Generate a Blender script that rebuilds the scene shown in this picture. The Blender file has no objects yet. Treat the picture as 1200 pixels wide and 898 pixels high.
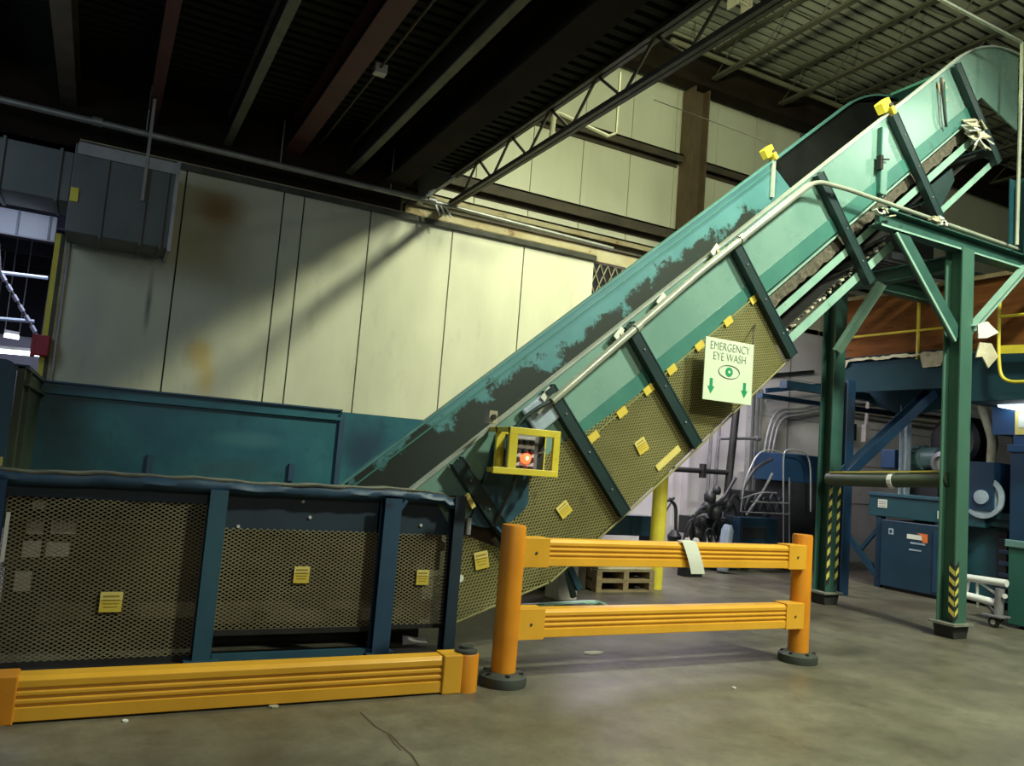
import bpy, bmesh, math, random
from mathutils import Vector, Matrix
random.seed(7)
C = bpy.context.scene.collection
S = bpy.context.scene
V = Vector

# ------------------------------------------------------------------ camera
H = 1.56
R = Matrix(((0.88201476, -0.11382425, -0.45726799),
            (-0.46465254, -0.04861367, -0.88415764),
            (0.07840911, 0.99231081, -0.0957667)))
cam = bpy.data.cameras.new('camera')
cam.sensor_width = 36.0
cam.lens = 928.0 / 1200.0 * 36.0
cam.clip_end = 200
co = bpy.data.objects.new('camera', cam)
C.objects.link(co)
co.matrix_world = Matrix.Translation((0, 0, H)) @ R.to_4x4()
S.camera = co

def at(u, v, X=None, Y=None, Z=None):
    """photo direction (u, v) met with a plane of the place"""
    d = R @ V((u - 600.0, -(v - 449.0), -928.0))
    o = V((0, 0, H))
    if Z is not None: t = (Z - o.z) / d.z
    elif Y is not None: t = (Y - o.y) / d.y
    else: t = (X - o.x) / d.x
    return o + d * t

# ------------------------------------------------------------------ materials
M = {}
def mat(name, c1, c2=None, c3=None, scale=3.0, rough=0.6, metal=0.0, bump=0.0, spec=0.5, t3=0.62, stretch=(1, 1, 1), rough2=None, w3=0.1):
    m = bpy.data.materials.new(name); m.use_nodes = True
    nt = m.node_tree; N = nt.nodes; L = nt.links
    b = N['Principled BSDF']
    b.inputs['Roughness'].default_value = rough
    b.inputs['Metallic'].default_value = metal
    b.inputs['Specular IOR Level'].default_value = spec
    tc = N.new('ShaderNodeTexCoord'); mp = N.new('ShaderNodeMapping')
    mp.inputs['Scale'].default_value = stretch
    L.new(tc.outputs['Object'], mp.inputs['Vector'])
    n1 = N.new('ShaderNodeTexNoise'); n1.inputs['Scale'].default_value = scale
    n1.inputs['Detail'].default_value = 6; n1.inputs['Roughness'].default_value = 0.6
    L.new(mp.outputs['Vector'], n1.inputs['Vector'])
    r1 = N.new('ShaderNodeValToRGB')
    r1.color_ramp.elements[0].position = 0.35; r1.color_ramp.elements[1].position = 0.68
    r1.color_ramp.elements[0].color = (*c1, 1); r1.color_ramp.elements[1].color = (*(c2 or c1), 1)
    L.new(n1.outputs['Fac'], r1.inputs['Fac'])
    out = r1.outputs['Color']
    if c3:
        n2 = N.new('ShaderNodeTexNoise'); n2.inputs['Scale'].default_value = scale * 2.3
        n2.inputs['Detail'].default_value = 8; n2.inputs['Roughness'].default_value = 0.7
        L.new(mp.outputs['Vector'], n2.inputs['Vector'])
        r2 = N.new('ShaderNodeValToRGB')
        r2.color_ramp.elements[0].position = t3; r2.color_ramp.elements[1].position = min(0.99, t3 + w3)
        L.new(n2.outputs['Fac'], r2.inputs['Fac'])
        mx = N.new('ShaderNodeMix'); mx.data_type = 'RGBA'
        L.new(r2.outputs['Color'], mx.inputs[0]); L.new(out, mx.inputs[6])
        mx.inputs[7].default_value = (*c3, 1); out = mx.outputs[2]
    L.new(out, b.inputs['Base Color'])
    if rough2 is not None:
        rr = N.new('ShaderNodeMapRange'); rr.inputs['From Min'].default_value = 0.3; rr.inputs['From Max'].default_value = 0.7
        rr.inputs['To Min'].default_value = rough; rr.inputs['To Max'].default_value = rough2
        L.new(n1.outputs['Fac'], rr.inputs['Value']); L.new(rr.outputs['Result'], b.inputs['Roughness'])
    if bump:
        bp = N.new('ShaderNodeBump'); bp.inputs['Strength'].default_value = bump; bp.inputs['Distance'].default_value = 0.02
        L.new(n1.outputs['Fac'], bp.inputs['Height']); L.new(bp.outputs['Normal'], b.inputs['Normal'])
    m['out'] = 0
    M[name] = m
    return m

def emis(name, col, strength):
    m = bpy.data.materials.new(name); m.use_nodes = True
    b = m.node_tree.nodes['Principled BSDF']
    b.inputs['Base Color'].default_value = (*col, 1)
    b.inputs['Emission Color'].default_value = (*col, 1)
    b.inputs['Emission Strength'].default_value = strength
    M[name] = m
    return m

def blotch(name, spots):
    """adds soft patches, from stains to painted shade (centre xyz, radius, colour, strength, squash) over the base colour, in object space"""
    m = M[name]; nt = m.node_tree; N = nt.nodes; L = nt.links
    b = N['Principled BSDF']
    src = b.inputs['Base Color'].links[0].from_socket
    tc = N.new('ShaderNodeTexCoord')
    nz = N.new('ShaderNodeTexNoise'); nz.inputs['Scale'].default_value = 2.2; nz.inputs['Detail'].default_value = 7
    L.new(tc.outputs['Object'], nz.inputs['Vector'])
    for (c, rad, col, st) in spots:
        mp = N.new('ShaderNodeMapping'); mp.vector_type = 'POINT'
        mp.inputs['Location'].default_value = [-a / r for a, r in zip(c, rad)]
        mp.inputs['Scale'].default_value = [1 / r for r in rad]
        L.new(tc.outputs['Object'], mp.inputs['Vector'])
        ln = N.new('ShaderNodeVectorMath'); ln.operation = 'LENGTH'
        L.new(mp.outputs['Vector'], ln.inputs[0])
        ad = N.new('ShaderNodeMath'); ad.operation = 'MULTIPLY_ADD'
        L.new(nz.outputs['Fac'], ad.inputs[0]); ad.inputs[1].default_value = 0.9
        L.new(ln.outputs['Value'], ad.inputs[2])
        mr = N.new('ShaderNodeMapRange'); mr.interpolation_type = 'SMOOTHSTEP'
        mr.inputs['From Min'].default_value = 0.5; mr.inputs['From Max'].default_value = 1.4
        mr.inputs['To Min'].default_value = st; mr.inputs['To Max'].default_value = 0
        L.new(ad.outputs['Value'], mr.inputs['Value'])
        mx = N.new('ShaderNodeMix'); mx.data_type = 'RGBA'
        L.new(mr.outputs['Result'], mx.inputs[0]); L.new(src, mx.inputs[6])
        mx.inputs[7].default_value = (*col, 1); src = mx.outputs[2]
    L.new(src, b.inputs['Base Color'])

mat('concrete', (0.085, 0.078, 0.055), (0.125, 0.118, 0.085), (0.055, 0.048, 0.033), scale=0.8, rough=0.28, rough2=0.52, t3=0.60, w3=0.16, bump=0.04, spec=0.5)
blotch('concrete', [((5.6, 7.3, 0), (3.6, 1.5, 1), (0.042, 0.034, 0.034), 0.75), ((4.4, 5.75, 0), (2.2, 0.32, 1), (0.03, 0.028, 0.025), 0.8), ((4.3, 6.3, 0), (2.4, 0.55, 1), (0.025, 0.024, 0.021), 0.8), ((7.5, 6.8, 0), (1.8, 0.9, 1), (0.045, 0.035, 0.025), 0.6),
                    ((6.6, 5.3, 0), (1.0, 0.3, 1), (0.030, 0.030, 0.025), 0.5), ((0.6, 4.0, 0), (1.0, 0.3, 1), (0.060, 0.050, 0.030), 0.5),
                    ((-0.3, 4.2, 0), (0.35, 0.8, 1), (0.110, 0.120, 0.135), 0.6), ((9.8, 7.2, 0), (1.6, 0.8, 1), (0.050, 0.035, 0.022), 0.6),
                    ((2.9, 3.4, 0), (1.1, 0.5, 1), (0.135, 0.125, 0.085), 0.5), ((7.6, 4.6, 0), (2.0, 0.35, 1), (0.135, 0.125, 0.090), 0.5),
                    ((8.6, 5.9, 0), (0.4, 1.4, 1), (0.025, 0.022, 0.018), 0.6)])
def grain(name, sc, lo, hi):
    m = M[name]; nt = m.node_tree; N = nt.nodes; L = nt.links; b = N['Principled BSDF']; src = b.inputs['Base Color'].links[0].from_socket
    tc = N.new('ShaderNodeTexCoord'); nz = N.new('ShaderNodeTexNoise'); nz.inputs['Scale'].default_value = sc; nz.inputs['Detail'].default_value = 10; nz.inputs['Roughness'].default_value = 0.75
    L.new(tc.outputs['Object'], nz.inputs['Vector'])
    mr = N.new('ShaderNodeMapRange'); mr.inputs['From Min'].default_value = 0.3; mr.inputs['From Max'].default_value = 0.7; mr.inputs['To Min'].default_value = lo; mr.inputs['To Max'].default_value = hi
    L.new(nz.outputs['Fac'], mr.inputs['Value'])
    mx = N.new('ShaderNodeMix'); mx.data_type = 'RGBA'; mx.blend_type = 'MULTIPLY'; mx.inputs[0].default_value = 1.0
    L.new(src, mx.inputs[6]); L.new(mr.outputs['Result'], mx.inputs[7]); L.new(mx.outputs[2], b.inputs['Base Color'])
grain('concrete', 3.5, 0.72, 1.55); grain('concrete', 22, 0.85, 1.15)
mat('crack', (0.05, 0.035, 0.02), (0.09, 0.06, 0.03), scale=9, rough=0.9)
mat('cream_wall', (0.47, 0.465, 0.345), (0.58, 0.57, 0.42), (0.36, 0.34, 0.25), scale=1.3, rough=0.75, t3=0.58, w3=0.25, stretch=(1, 1, 0.35))
blotch('cream_wall', [((0.98, 9.6, 4.15), (0.38, 1, 0.30), (0.30, 0.15, 0.04), 0.75), ((0.95, 9.6, 2.5), (0.24, 1, 0.28), (0.50, 0.32, 0.06), 0.7),
                      ((1.05, 9.6, 2.2), (0.18, 1, 0.4), (0.55, 0.38, 0.08), 0.6), ((0.36, 9.6, 2.95), (0.05, 1, 0.45), (0.12, 0.11, 0.09), 0.8),
                      ((-0.2, 9.6, 2.6), (0.25, 1, 0.9), (0.36, 0.36, 0.36), 0.4), ((1.75, 9.6, 3.3), (0.3, 1, 0.5), (0.3, 0.3, 0.25), 0.25)])
mat('joint_dark', (0.05, 0.05, 0.036), (0.09, 0.09, 0.07), scale=5, rough=0.9)
mat('metal_siding', (0.50, 0.50, 0.40), (0.60, 0.60, 0.48), (0.36, 0.33, 0.22), scale=0.9, rough=0.6, t3=0.64, w3=0.2, stretch=(1, 1, 0.2))
mat('cool_wall', (0.50, 0.48, 0.50), (0.60, 0.58, 0.60), (0.42, 0.38, 0.36), scale=1.3, rough=0.7, t3=0.6, w3=0.2)
mat('girt_dark', (0.035, 0.03, 0.022), (0.07, 0.055, 0.035), (0.16, 0.12, 0.06), scale=2.5, rough=0.8, t3=0.62)
mat('girt_rust', (0.30, 0.24, 0.13), (0.42, 0.38, 0.25), (0.16, 0.09, 0.04), scale=2.0, rough=0.8, t3=0.55)
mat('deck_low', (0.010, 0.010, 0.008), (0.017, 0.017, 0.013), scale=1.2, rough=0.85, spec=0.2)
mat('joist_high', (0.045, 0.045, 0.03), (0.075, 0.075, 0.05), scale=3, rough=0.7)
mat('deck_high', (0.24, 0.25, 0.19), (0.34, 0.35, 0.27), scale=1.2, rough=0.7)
mat('deck_gap', (0.01, 0.01, 0.008), (0.015, 0.015, 0.012), rough=0.9)
mat('joist_olive', (0.10, 0.10, 0.058), (0.15, 0.145, 0.09), (0.06, 0.055, 0.035), scale=3, rough=0.7)
mat('joist_red', (0.06, 0.016, 0.012), (0.09, 0.024, 0.017), scale=3, rough=0.7)
mat('joist_brown', (0.06, 0.045, 0.03), (0.10, 0.075, 0.05), scale=3, rough=0.7)
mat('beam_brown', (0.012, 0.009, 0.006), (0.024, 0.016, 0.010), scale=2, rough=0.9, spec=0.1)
mat('column_brown', (0.075, 0.05, 0.028), (0.11, 0.075, 0.042), (0.05, 0.032, 0.018), scale=3, rough=0.7)
mat('truss_steel', (0.05, 0.048, 0.035), (0.09, 0.085, 0.06), scale=4, rough=0.6)
mat('pipe_steel', (0.22, 0.22, 0.20), (0.32, 0.32, 0.29), (0.12, 0.1, 0.08), scale=5, rough=0.45, metal=0.5)
mat('pale_pipe', (0.30, 0.33, 0.26), (0.40, 0.43, 0.34), (0.2, 0.2, 0.14), scale=4, rough=0.28, metal=0.25, t3=0.62, stretch=(1, 1, 1))
mat('duct_steel', (0.085, 0.095, 0.092), (0.115, 0.125, 0.12), (0.06, 0.065, 0.06), scale=2, rough=0.55, metal=0.3)
mat('white_panel', (0.70, 0.72, 0.82), (0.78, 0.80, 0.9), scale=2, rough=0.5)
# teal paint, with black residue where material rubs
mat('teal_front', (0.135, 0.255, 0.215), (0.185, 0.315, 0.265), (0.10, 0.20, 0.17), scale=1.6, rough=0.22, t3=0.60, w3=0.25, bump=0.03, rough2=0.32)
mat('teal_band', (0.04, 0.15, 0.125), (0.055, 0.19, 0.15), (0.03, 0.09, 0.07), scale=2.5, rough=0.4)
mat('teal_rear', (0.055, 0.165, 0.18), (0.078, 0.21, 0.23), (0.035, 0.10, 0.108), scale=1.6, rough=0.42, t3=0.62, w3=0.2)
mat('teal_hopper', (0.010, 0.080, 0.12), (0.022, 0.135, 0.165), (0.008, 0.045, 0.075), scale=2.2, rough=0.45, t3=0.56, w3=0.2, bump=0.04)
blotch('teal_hopper', [((-0.2, 7.5, 1.35), (0.35, 1.5, 0.8), (0.008, 0.02, 0.02), 0.5), ((2.3, 7.5, 1.5), (0.35, 1, 0.6), (0.012, 0.04, 0.075), 0.9),  # first patch paints the shadow at the left end of the plate
                       ((1.1, 7.5, 1.25), (0.7, 0.4, 0.2), (0.02, 0.05, 0.05), 0.5), ((1.2, 7.5, 1.55), (0.5, 0.4, 0.1), (0.05, 0.17, 0.18), 0.5)])
mat('green_dark', (0.035, 0.055, 0.032), (0.055, 0.075, 0.042), (0.02, 0.03, 0.02), scale=2.5, rough=0.55)
mat('teal_light', (0.20, 0.36, 0.29), (0.27, 0.43, 0.35), (0.12, 0.22, 0.17), scale=4, rough=0.4)
mat('teal_rim', (0.06, 0.17, 0.17), (0.085, 0.21, 0.21), (0.2, 0.3, 0.28), scale=5, rough=0.4, t3=0.66)
mat('lip_steel', (0.36, 0.40, 0.37), (0.48, 0.53, 0.48), (0.2, 0.22, 0.18), scale=5, rough=0.3, metal=0.3, t3=0.64)
mat('rib_dark', (0.008, 0.024, 0.026), (0.014, 0.036, 0.036), (0.03, 0.036, 0.03), scale=3, rough=0.42)
mat('navy', (0.016, 0.05, 0.10), (0.026, 0.07, 0.125), (0.01, 0.024, 0.045), scale=2.5, rough=0.5, t3=0.6, bump=0.04)
mat('navy_teal', (0.017, 0.062, 0.098), (0.023, 0.082, 0.12), (0.01, 0.03, 0.05), scale=3, rough=0.5)
mat('valance_dark', (0.010, 0.024, 0.042), (0.015, 0.034, 0.055), (0.03, 0.035, 0.035), scale=2.5, rough=0.55, t3=0.66)
mat('rim_edge', (0.13, 0.14, 0.12), (0.24, 0.25, 0.20), (0.06, 0.06, 0.05), scale=7, rough=0.6)
mat('shade_black', (0.004, 0.005, 0.005), (0.008, 0.009, 0.009), scale=3, rough=0.9, spec=0.1)
mat('rubber', (0.012, 0.012, 0.012), (0.022, 0.022, 0.02), scale=6, rough=0.7)
mat('belt', (0.022, 0.019, 0.013), (0.04, 0.033, 0.02), (0.06, 0.05, 0.03), scale=4, rough=0.8, t3=0.65)
mat('spill', (0.05, 0.045, 0.03), (0.12, 0.105, 0.075), (0.3, 0.28, 0.22), scale=22, rough=0.95, t3=0.58, bump=0.8)
mat('mesh_steel', (0.17, 0.145, 0.08), (0.25, 0.22, 0.125), (0.09, 0.07, 0.04), scale=3, rough=0.6)
mat('mesh_olive', (0.19, 0.18, 0.06), (0.27, 0.255, 0.095), (0.09, 0.085, 0.035), scale=2, rough=0.65)
mat('olive_back', (0.055, 0.05, 0.021), (0.11, 0.10, 0.042), (0.16, 0.15, 0.06), scale=1.6, rough=0.85, t3=0.6, stretch=(1, 1, 1))
mat('dust_inside', (0.04, 0.031, 0.018), (0.085, 0.066, 0.037), (0.12, 0.1, 0.06), scale=1.5, rough=0.95, t3=0.6, stretch=(0.5, 1, 2))
mat('pale_block', (0.42, 0.40, 0.38), (0.55, 0.52, 0.48), scale=6, rough=0.9)
mat('black_steel', (0.01, 0.01, 0.01), (0.02, 0.02, 0.02), scale=5, rough=0.5)
mat('yellow_poly', (0.62, 0.31, 0.022), (0.72, 0.38, 0.032), (0.42, 0.18, 0.016), scale=2.2, rough=0.38, t3=0.66, w3=0.2)
mat('orange_poly', (0.56, 0.20, 0.01), (0.66, 0.26, 0.014), (0.36, 0.12, 0.01), scale=2.6, rough=0.38, t3=0.64, w3=0.2)
mat('yellow_paint', (0.55, 0.46, 0.035), (0.66, 0.56, 0.05), (0.30, 0.24, 0.03), scale=5, rough=0.45, t3=0.62)
mat('label_yellow', (0.55, 0.42, 0.045), (0.62, 0.48, 0.06), (0.4, 0.3, 0.04), scale=9, rough=0.6)
mat('label_head', (0.62, 0.52, 0.14), (0.68, 0.57, 0.18), scale=9, rough=0.6)
mat('label_ink', (0.30, 0.21, 0.025), (0.36, 0.26, 0.04), scale=9, rough=0.7)
mat('foot_rubber', (0.035, 0.042, 0.035), (0.05, 0.058, 0.048), scale=6, rough=0.6)
mat('sign_white', (0.56, 0.66, 0.48), (0.61, 0.70, 0.52), scale=4, rough=0.45)
mat('sign_green', (0.01, 0.24, 0.09), (0.015, 0.28, 0.11), scale=4, rough=0.5)
mat('sign_ink', (0.16, 0.20, 0.16), (0.22, 0.26, 0.22), scale=6, rough=0.6)
mat('paper', (0.58, 0.61, 0.53), (0.66, 0.69, 0.6), scale=5, rough=0.8)
mat('cardboard', (0.36, 0.33, 0.22), (0.52, 0.49, 0.36), (0.14, 0.11, 0.06), scale=6, rough=0.9, t3=0.58)
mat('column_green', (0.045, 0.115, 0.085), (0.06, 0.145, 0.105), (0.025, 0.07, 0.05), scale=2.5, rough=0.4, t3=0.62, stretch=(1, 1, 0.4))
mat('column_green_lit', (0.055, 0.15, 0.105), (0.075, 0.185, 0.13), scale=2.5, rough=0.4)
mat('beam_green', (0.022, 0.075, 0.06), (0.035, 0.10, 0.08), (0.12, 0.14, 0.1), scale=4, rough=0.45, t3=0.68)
mat('hazard_yellow', (0.55, 0.47, 0.08), (0.62, 0.53, 0.12), (0.2, 0.18, 0.05), scale=8, rough=0.6, t3=0.6)
mat('machine_blue', (0.008, 0.032, 0.075), (0.013, 0.045, 0.10), (0.006, 0.02, 0.045), scale=2, rough=0.42)
mat('machine_teal', (0.008, 0.048, 0.065), (0.013, 0.065, 0.085), (0.006, 0.026, 0.036), scale=2, rough=0.45)
mat('box_blue', (0.007, 0.027, 0.05), (0.011, 0.037, 0.064), (0.005, 0.017, 0.033), scale=2, rough=0.4)
mat('cabinet_blue', (0.010, 0.055, 0.15), (0.015, 0.07, 0.18), scale=2, rough=0.38)
mat('hopper_dark', (0.006, 0.03, 0.042), (0.010, 0.042, 0.056), (0.005, 0.018, 0.026), scale=2, rough=0.75, spec=0.2)
mat('motor_teal', (0.10, 0.20, 0.20), (0.15, 0.27, 0.27), (0.05, 0.1, 0.1), scale=6, rough=0.4)
mat('plywood', (0.10, 0.036, 0.009), (0.17, 0.065, 0.016), (0.055, 0.018, 0.005), scale=3, rough=0.8, spec=0.15, stretch=(1, 0.4, 3), t3=0.58)
mat('bin_green', (0.012, 0.075, 0.06), (0.018, 0.095, 0.075), scale=2, rough=0.5)
mat('cart_white', (0.6, 0.62, 0.6), (0.72, 0.74, 0.72), scale=4, rough=0.35)
mat('wood_pallet', (0.17, 0.125, 0.06), (0.27, 0.21, 0.11), (0.1, 0.07, 0.035), scale=5, rough=0.85, stretch=(1, 4, 4))
mat('dark_gear', (0.009, 0.011, 0.014), (0.018, 0.02, 0.024), (0.05, 0.05, 0.05), scale=5, rough=0.5, t3=0.66)
mat('grey_conduit', (0.26, 0.27, 0.27), (0.36, 0.37, 0.37), scale=5, rough=0.4, metal=0.4)
mat('far_wall', (0.55, 0.55, 0.68), (0.62, 0.62, 0.75), scale=1, rough=0.8)
mat('far_dark', (0.012, 0.013, 0.018), (0.02, 0.02, 0.028), scale=1, rough=0.9)
mat('red_box', (0.30, 0.012, 0.025), (0.36, 0.018, 0.035), scale=4, rough=0.5)
mat('button_grey', (0.45, 0.45, 0.45), (0.6, 0.6, 0.6), scale=9, rough=0.4)
mat('inner_grey', (0.12, 0.12, 0.13), (0.2, 0.2, 0.21), scale=7, rough=0.6)
mat('steel_blue', (0.25, 0.32, 0.40), (0.40, 0.48, 0.56), (0.16, 0.2, 0.25), scale=4, rough=0.35)
mat('orange_ink', (0.6, 0.14, 0.03), (0.7, 0.2, 0.05), rough=0.5)
emis('tube_glow', (0.85, 0.95, 1.0), 9.0)
emis('strip_glow', (0.92, 0.95, 1.0), 6.0)
emis('lamp_glow', (0.95, 1.0, 0.78), 25.0)
emis('red_glow', (1.0, 0.10, 0.03), 3.0)
emis('red_core', (1.0, 0.55, 0.18), 5.0)

# black residue on the inside of the rear incline plate: follows its height above the belt
def residue(name):
    m = M[name]; nt = m.node_tree; N = nt.nodes; L = nt.links
    b = N['Principled BSDF']; src = b.inputs['Base Color'].links[0].from_socket
    tc = N.new('ShaderNodeTexCoord')
    dp = N.new('ShaderNodeVectorMath'); dp.operation = 'DOT_PRODUCT'; dp.inputs[1].default_value = (SI, 0, -CO)
    L.new(tc.outputs['Object'], dp.inputs[0])                       # = depth below top edge + 0.6*CO
    al = N.new('ShaderNodeVectorMath'); al.operation = 'DOT_PRODUCT'; al.inputs[1].default_value = (CO, 0, SI)
    L.new(tc.outputs['Object'], al.inputs[0])
    nz = N.new('ShaderNodeTexNoise'); nz.inputs['Scale'].default_value = 2.4; nz.inputs['Detail'].default_value = 9; nz.inputs['Roughness'].default_value = 0.68
    L.new(tc.outputs['Object'], nz.inputs['Vector'])
    # threshold depth follows the slope: dirtiest near the foot, clean near the head
    dv = N.new('ShaderNodeMath'); dv.operation = 'DIVIDE'; L.new(al.outputs['Value'], dv.inputs[0]); dv.inputs[1].default_value = 12.0
    cr = N.new('ShaderNodeValToRGB'); L.new(dv.outputs[0], cr.inputs['Fac'])
    while len(cr.color_ramp.elements) < 5: cr.color_ramp.elements.new(0.5)
    for e, (p_, v_) in zip(cr.color_ramp.elements, ((0.22, 0.0), (0.34, 0.12), (0.42, 0.28), (0.72, 0.31), (0.77, 0.75))):
        e.position = p_; e.color = (v_, v_, v_, 1)
    a1 = N.new('ShaderNodeMath'); a1.operation = 'MULTIPLY_ADD'
    L.new(nz.outputs['Fac'], a1.inputs[0]); a1.inputs[1].default_value = 1.2; L.new(dp.outputs['Value'], a1.inputs[2])
    a2 = N.new('ShaderNodeMath'); a2.operation = 'SUBTRACT'; L.new(a1.outputs[0], a2.inputs[0]); L.new(cr.outputs['Color'], a2.inputs[1])
    st = N.new('ShaderNodeMapRange'); L.new(a2.outputs[0], st.inputs['Value'])
    st.inputs['From Min'].default_value = 0.457 + 0.57; st.inputs['From Max'].default_value = 0.457 + 0.64
    st.inputs['To Min'].default_value = 0; st.inputs['To Max'].default_value = 0.96
    mx = N.new('ShaderNodeMix'); mx.data_type = 'RGBA'
    L.new(st.outputs['Result'], mx.inputs[0]); L.new(src, mx.inputs[6]); mx.inputs[7].default_value = (0.012, 0.014, 0.01, 1)
    L.new(mx.outputs[2], b.inputs['Base Color'])

# ------------------------------------------------------------------ mesh helpers
class MB:
    def __init__(s): s.v = []; s.f = []; s.m = []; s.mats = []
    def mi(s, name):
        if name not in s.mats: s.mats.append(name)
        return s.mats.index(name)
    def add(s, vs, fs, m):
        b = len(s.v); k = s.mi(m)
        s.v += [V(p) for p in vs]
        for f in fs: s.f.append([b + i for i in f]); s.m.append(k)
    def hexa(s, P8, m):
        s.add(P8, [(0, 3, 2, 1), (4, 5, 6, 7), (0, 1, 5, 4), (1, 2, 6, 5), (2, 3, 7, 6), (3, 0, 4, 7)], m)
    def box(s, x0, x1, y0, y1, z0, z1, m):
        x0, x1 = sorted((x0, x1)); y0, y1 = sorted((y0, y1)); z0, z1 = sorted((z0, z1))
        s.hexa([(x0, y0, z0), (x1, y0, z0), (x1, y1, z0), (x0, y1, z0), (x0, y0, z1), (x1, y0, z1), (x1, y1, z1), (x0, y1, z1)], m)
    def obox(s, c, ux, uy, uz, m):
        c, ux, uy, uz = V(c), V(ux), V(uy), V(uz)
        s.hexa([c - ux - uy - uz, c + ux - uy - uz, c + ux + uy - uz, c - ux + uy - uz,
                c - ux - uy + uz, c + ux - uy + uz, c + ux + uy + uz, c - ux + uy + uz], m)
    def bar(s, p, q, w, h, m, up=(0, 0, 1)):
        p, q = V(p), V(q); d = (q - p); up = V(up)
        sd = d.cross(up)
        if sd.length < 1e-6: sd = d.cross(V((0, 1, 0)))
        sd.normalize(); u = sd.cross(d).normalized()
        s.obox((p + q) / 2, d / 2, sd * w / 2, u * h / 2, m)
    def prism(s, pts, ext, m, capm=None):
        """polygon pts (3d, planar) pushed along ext"""
        n = len(pts); ext = V(ext); a = [V(p) for p in pts]
        s.add(a + [p + ext for p in a], [tuple(range(n))[::-1], tuple(range(n, 2 * n))] + [(i, (i + 1) % n, n + (i + 1) % n, n + i) for i in range(n)], m)
    def tube(s, pts, r, m, n=10, closed=False, caps=True):
        pts = [V(p) for p in pts]
        rs = r if isinstance(r, (list, tuple)) else [r] * len(pts)
        k = len(pts); ring = []
        prev = None
        for i, p in enumerate(pts):
            a = pts[i - 1] if i > 0 else (pts[-1] if closed else None); b = pts[i + 1] if i < k - 1 else (pts[0] if closed else None)
            t = ((b - p).normalized() if b is not None else V((0, 0, 0))) + ((p - a).normalized() if a is not None else V((0, 0, 0)))
            if t.length < 1e-6: t = V((0, 0, 1))
            t.normalize()
            if prev is None:
                prev = t.orthogonal().normalized()
            prev = (prev - t * prev.dot(t))
            if prev.length < 1e-6: prev = t.orthogonal()
            prev.normalize(); w = t.cross(prev)
            ring.append([p + (prev * math.cos(2 * math.pi * j / n) + w * math.sin(2 * math.pi * j / n)) * rs[i] for j in range(n)])
        vs = [q for rg in ring for q in rg]; fs = []
        for i in range(k if closed else k - 1):
            i2 = (i + 1) % k
            for j in range(n):
                fs.append((i * n + j, i * n + (j + 1) % n, i2 * n + (j + 1) % n, i2 * n + j))
        if caps and not closed:
            fs.append(tuple(range(n))[::-1]); fs.append(tuple((k - 1) * n + j for j in range(n)))
        s.add(vs, fs, m)
    def lathe(s, base, axis, prof, m, n=24):
        base, ax = V(base), V(axis).normalized(); o = ax.orthogonal().normalized(); w = ax.cross(o)
        vs = []; fs = []
        for (r, h) in prof:
            for j in range(n):
                a = 2 * math.pi * j / n
                vs.append(base + ax * h + (o * math.cos(a) + w * math.sin(a)) * max(r, 1e-4))
        for i in range(len(prof) - 1):
            for j in range(n):
                fs.append((i * n + j, i * n + (j + 1) % n, (i + 1) * n + (j + 1) % n, (i + 1) * n + j))
        fs.append(tuple(range(n))[::-1]); fs.append(tuple((len(prof) - 1) * n + j for j in range(n)))
        s.add(vs, fs, m)
    def hsec(s, p, q, up, w, h, tf, tw, m, mw=None):
        """H section from p to q: flanges of width w stand off +-h/2 along up"""
        p, q, up = V(p), V(q), V(up).normalized(); d = q - p
        sd = d.cross(up).normalized(); u = sd.cross(d).normalized(); c = (p + q) / 2
        for e in (-1, 1): s.obox(c + u * e * (h - tf) / 2, d / 2, sd * w / 2, u * tf / 2, m)
        s.obox(c, d / 2, sd * tw / 2, u * (h / 2 - tf), mw or m)
    def sheet(s, grid, m):
        n = len(grid[0]); vs = [p for row in grid for p in row]
        s.add(vs, [(i * n + j, i * n + j + 1, (i + 1) * n + j + 1, (i + 1) * n + j) for i in range(len(grid) - 1) for j in range(n - 1)], m)
    def build(s, name, parent=None, bevel=0.0, smooth=False, solid=0.0, label=None, cat=None, group=None, kind=None):
        me = bpy.data.meshes.new(name); me.from_pydata([tuple(p) for p in s.v], [], s.f)
        for mn in s.mats: me.materials.append(M[mn])
        for p, k in zip(me.polygons, s.m): p.material_index = k
        me.validate()
        bm = bmesh.new(); bm.from_mesh(me); bmesh.ops.recalc_face_normals(bm, faces=bm.faces); bm.to_mesh(me); bm.free()
        o = bpy.data.objects.new(name, me); C.objects.link(o)
        if parent is not None:
            o.parent = parent
            b = V((0, 0, 0)); q = parent
            while q is not None: b = b + V(q.location); q = q.parent
            o.location = -b if parent.type == 'EMPTY' else V((0, 0, 0))
        if solid:
            md = o.modifiers.new('thick', 'SOLIDIFY'); md.thickness = solid; md.offset = 0
        if bevel:
            md = o.modifiers.new('bevel', 'BEVEL'); md.width = bevel; md.segments = 2; md.limit_method = 'ANGLE'; md.angle_limit = math.radians(40)
        if smooth:
            for p in me.polygons: p.use_smooth = True
            try: me.set_sharp_from_angle(angle=math.radians(40))
            except Exception: pass
        tag(o, label, cat, group, kind)
        return o

def tag(o, label=None, cat=None, group=None, kind=None):
    if label: o['label'] = label
    if cat: o['category'] = cat
    if group: o['group'] = group
    if kind: o['kind'] = kind
    return o

def thing(name, label, cat, loc, group=None):
    o = bpy.data.objects.new(name, None); C.objects.link(o); o.location = loc; o.empty_display_size = 0.1
    return tag(o, label, cat, group)

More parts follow.
